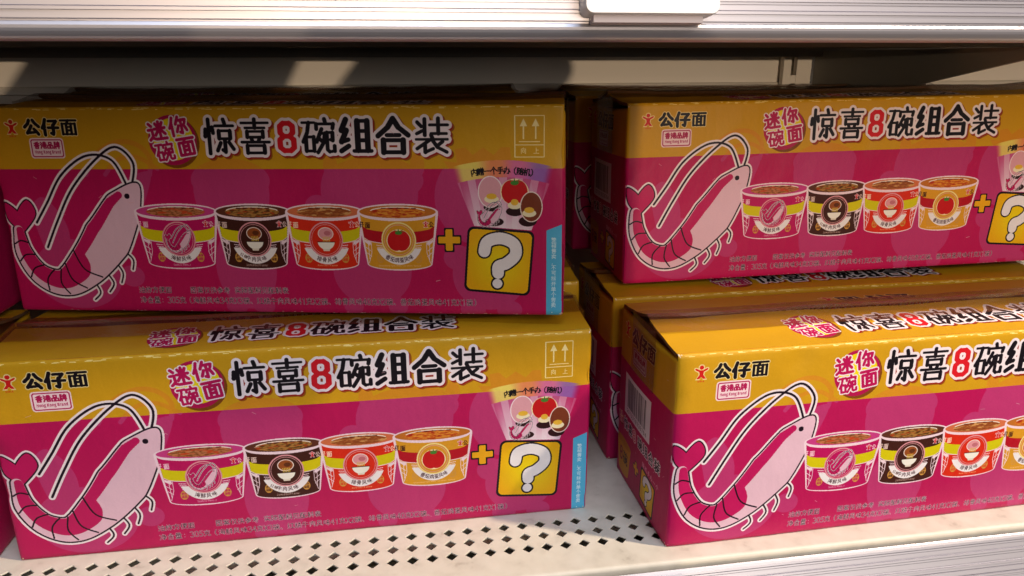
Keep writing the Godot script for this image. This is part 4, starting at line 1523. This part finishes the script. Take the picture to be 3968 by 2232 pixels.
	part("inner_flap", box_mesh(Vector3(W - 0.11, H - 0.0100, -D + 0.003), Vector3(W - 0.003, H - 0.0072, -0.003)), M.kraft, t)
	part("bottom_panel", box_mesh(Vector3(0.002, 0.0004, -D + 0.002), Vector3(W - 0.002, 0.003, -0.002)), M.kraft, t)
	# clear tape over the seam and down both ends
	var tw = 0.024
	var tape = grid(40, 8, func(i, j):
		var x = lerpf(-0.0012, W + 0.0012, i / 40.0)
		var z = -D / 2 + lerpf(-tw, tw, j / 8.0)
		var v = clampf((D / 2 - absf(z + D / 2) - 0.0026) / (D / 2 - gap - 0.0026), 0, 1)
		var xc = clampf(x, 0.0006, W - 0.0006)
		var best = 0.0
		for back in 2:
			var zz = D / 2 - absf(z + D / 2)
			var rise = lift * pow(v, 1.6) * (0.82 + 0.36 * nz.get_noise_2d(xc * 0.8, 3.0 + back))
			rise += 0.0008 * nz.get_noise_2d(xc * 2.5, zz * 3.0 + 5 * back) * sin(PI * v)
			rise += (0.0030 if back else 0.0) * pow(v, 3.0) + 0.0010 * v * smoothstep(0.05, 0.0, minf(xc, W - xc))
			best = maxf(best, rise)
		return [Vector3(x, H + best + 0.0006, z), Vector2(i / 40.0, j / 8.0)])
	var tp = part("tape", tape, M.tape, t)
	for e in 2:
		var end = grid(4, 8, func(i, j):
			var y = lerpf(H + 0.0004 + lift * 0.7, H - 0.042, j / 8.0)
			var bulge = 0.0026 + 0.0006 * nz.get_noise_2d(y * 3.0, i * 0.1)
			return [Vector3(-bulge if e == 0 else W + bulge, y, -D / 2 + lerpf(-tw, tw, i / 4.0)), Vector2(i / 8.0, j / 16.0)])
		part("tape_end", end, M.tape, tp)
	return t


func build_cartons() -> void:
	var kinds = [carton(11, 0.0046), carton(12, 0.0040), carton(13, 0.0060)]
	var used = [false, false, false]
	var top = H
	# [kind, x, y, z, yaw, lean, roll, label]
	var list = [
		[0, -0.3649, top + 0.0062, 0.0439, -12.12, -1.92, 0.42, "carton stacked askew on the left, whole front in view"],
		[1, -0.3542, 0.0, 0.1355, -0.04, 0.0, 0.0, "carton on the perforated shelf at left, under the askew one"],
		[2, 0.0881, 0.0, 0.1915, 1.27, -0.35, 0.0, "carton at bottom right on the shelf edge, taped top showing"],
		[0, 0.0951, top + 0.0046, 0.0469, -0.42, -1.13, 0.7, "carton at upper right, set back, cut by the frame"],
		[1, 0.0806, 0.0, 0.0681, 0.3, 0.0, 0.0, "carton hidden behind the bottom right one, yellow edge showing"],
		[2, -0.3340, 0.0, 0.0175, -0.04, 0.0, 0.0, "carton behind the bottom left one, only its corner showing"],
		[0, 0.0805, top + 0.0046, -0.0740, 0.0, 0.0, 0.0, "carton in the dark gap between the two upper cartons"],
		[2, -0.3700, top + 0.0046, -0.0740, 0.0, 0.0, 0.0, "carton in the dark directly behind the askew one"],
		[1, -0.7782, top + 0.0046, 0.0700, -1.0, 0.0, 0.0, "carton at the left frame edge, upper of two dark slivers"],
		[0, -0.7700, 0.0, 0.1325, 0.0, 0.0, 0.0, "carton at the left frame edge, lower of two dark slivers"],
		[2, 0.4620, 0.0, -0.0520, 0.0, 0.0, 0.0, ""],
	]
	for a in list:
		if a[7] == "":
			continue
		var t: Node3D = kinds[a[0]]
		if used[a[0]]:
			t = kinds[a[0]].duplicate()
		used[a[0]] = true
		t.name = "noodle_carton"
		add_child(t, true)
		t.transform = Transform3D(Basis(Vector3.UP, deg_to_rad(a[4])) * Basis(Vector3.RIGHT, deg_to_rad(a[5])) * Basis(Vector3.BACK, deg_to_rad(a[6])), Vector3(a[1], a[2], a[3]))
		t.set_meta("label", "yellow and magenta " + a[7])
		t.set_meta("category", "carton")
		t.set_meta("group", "printed noodle cartons on the shelf")
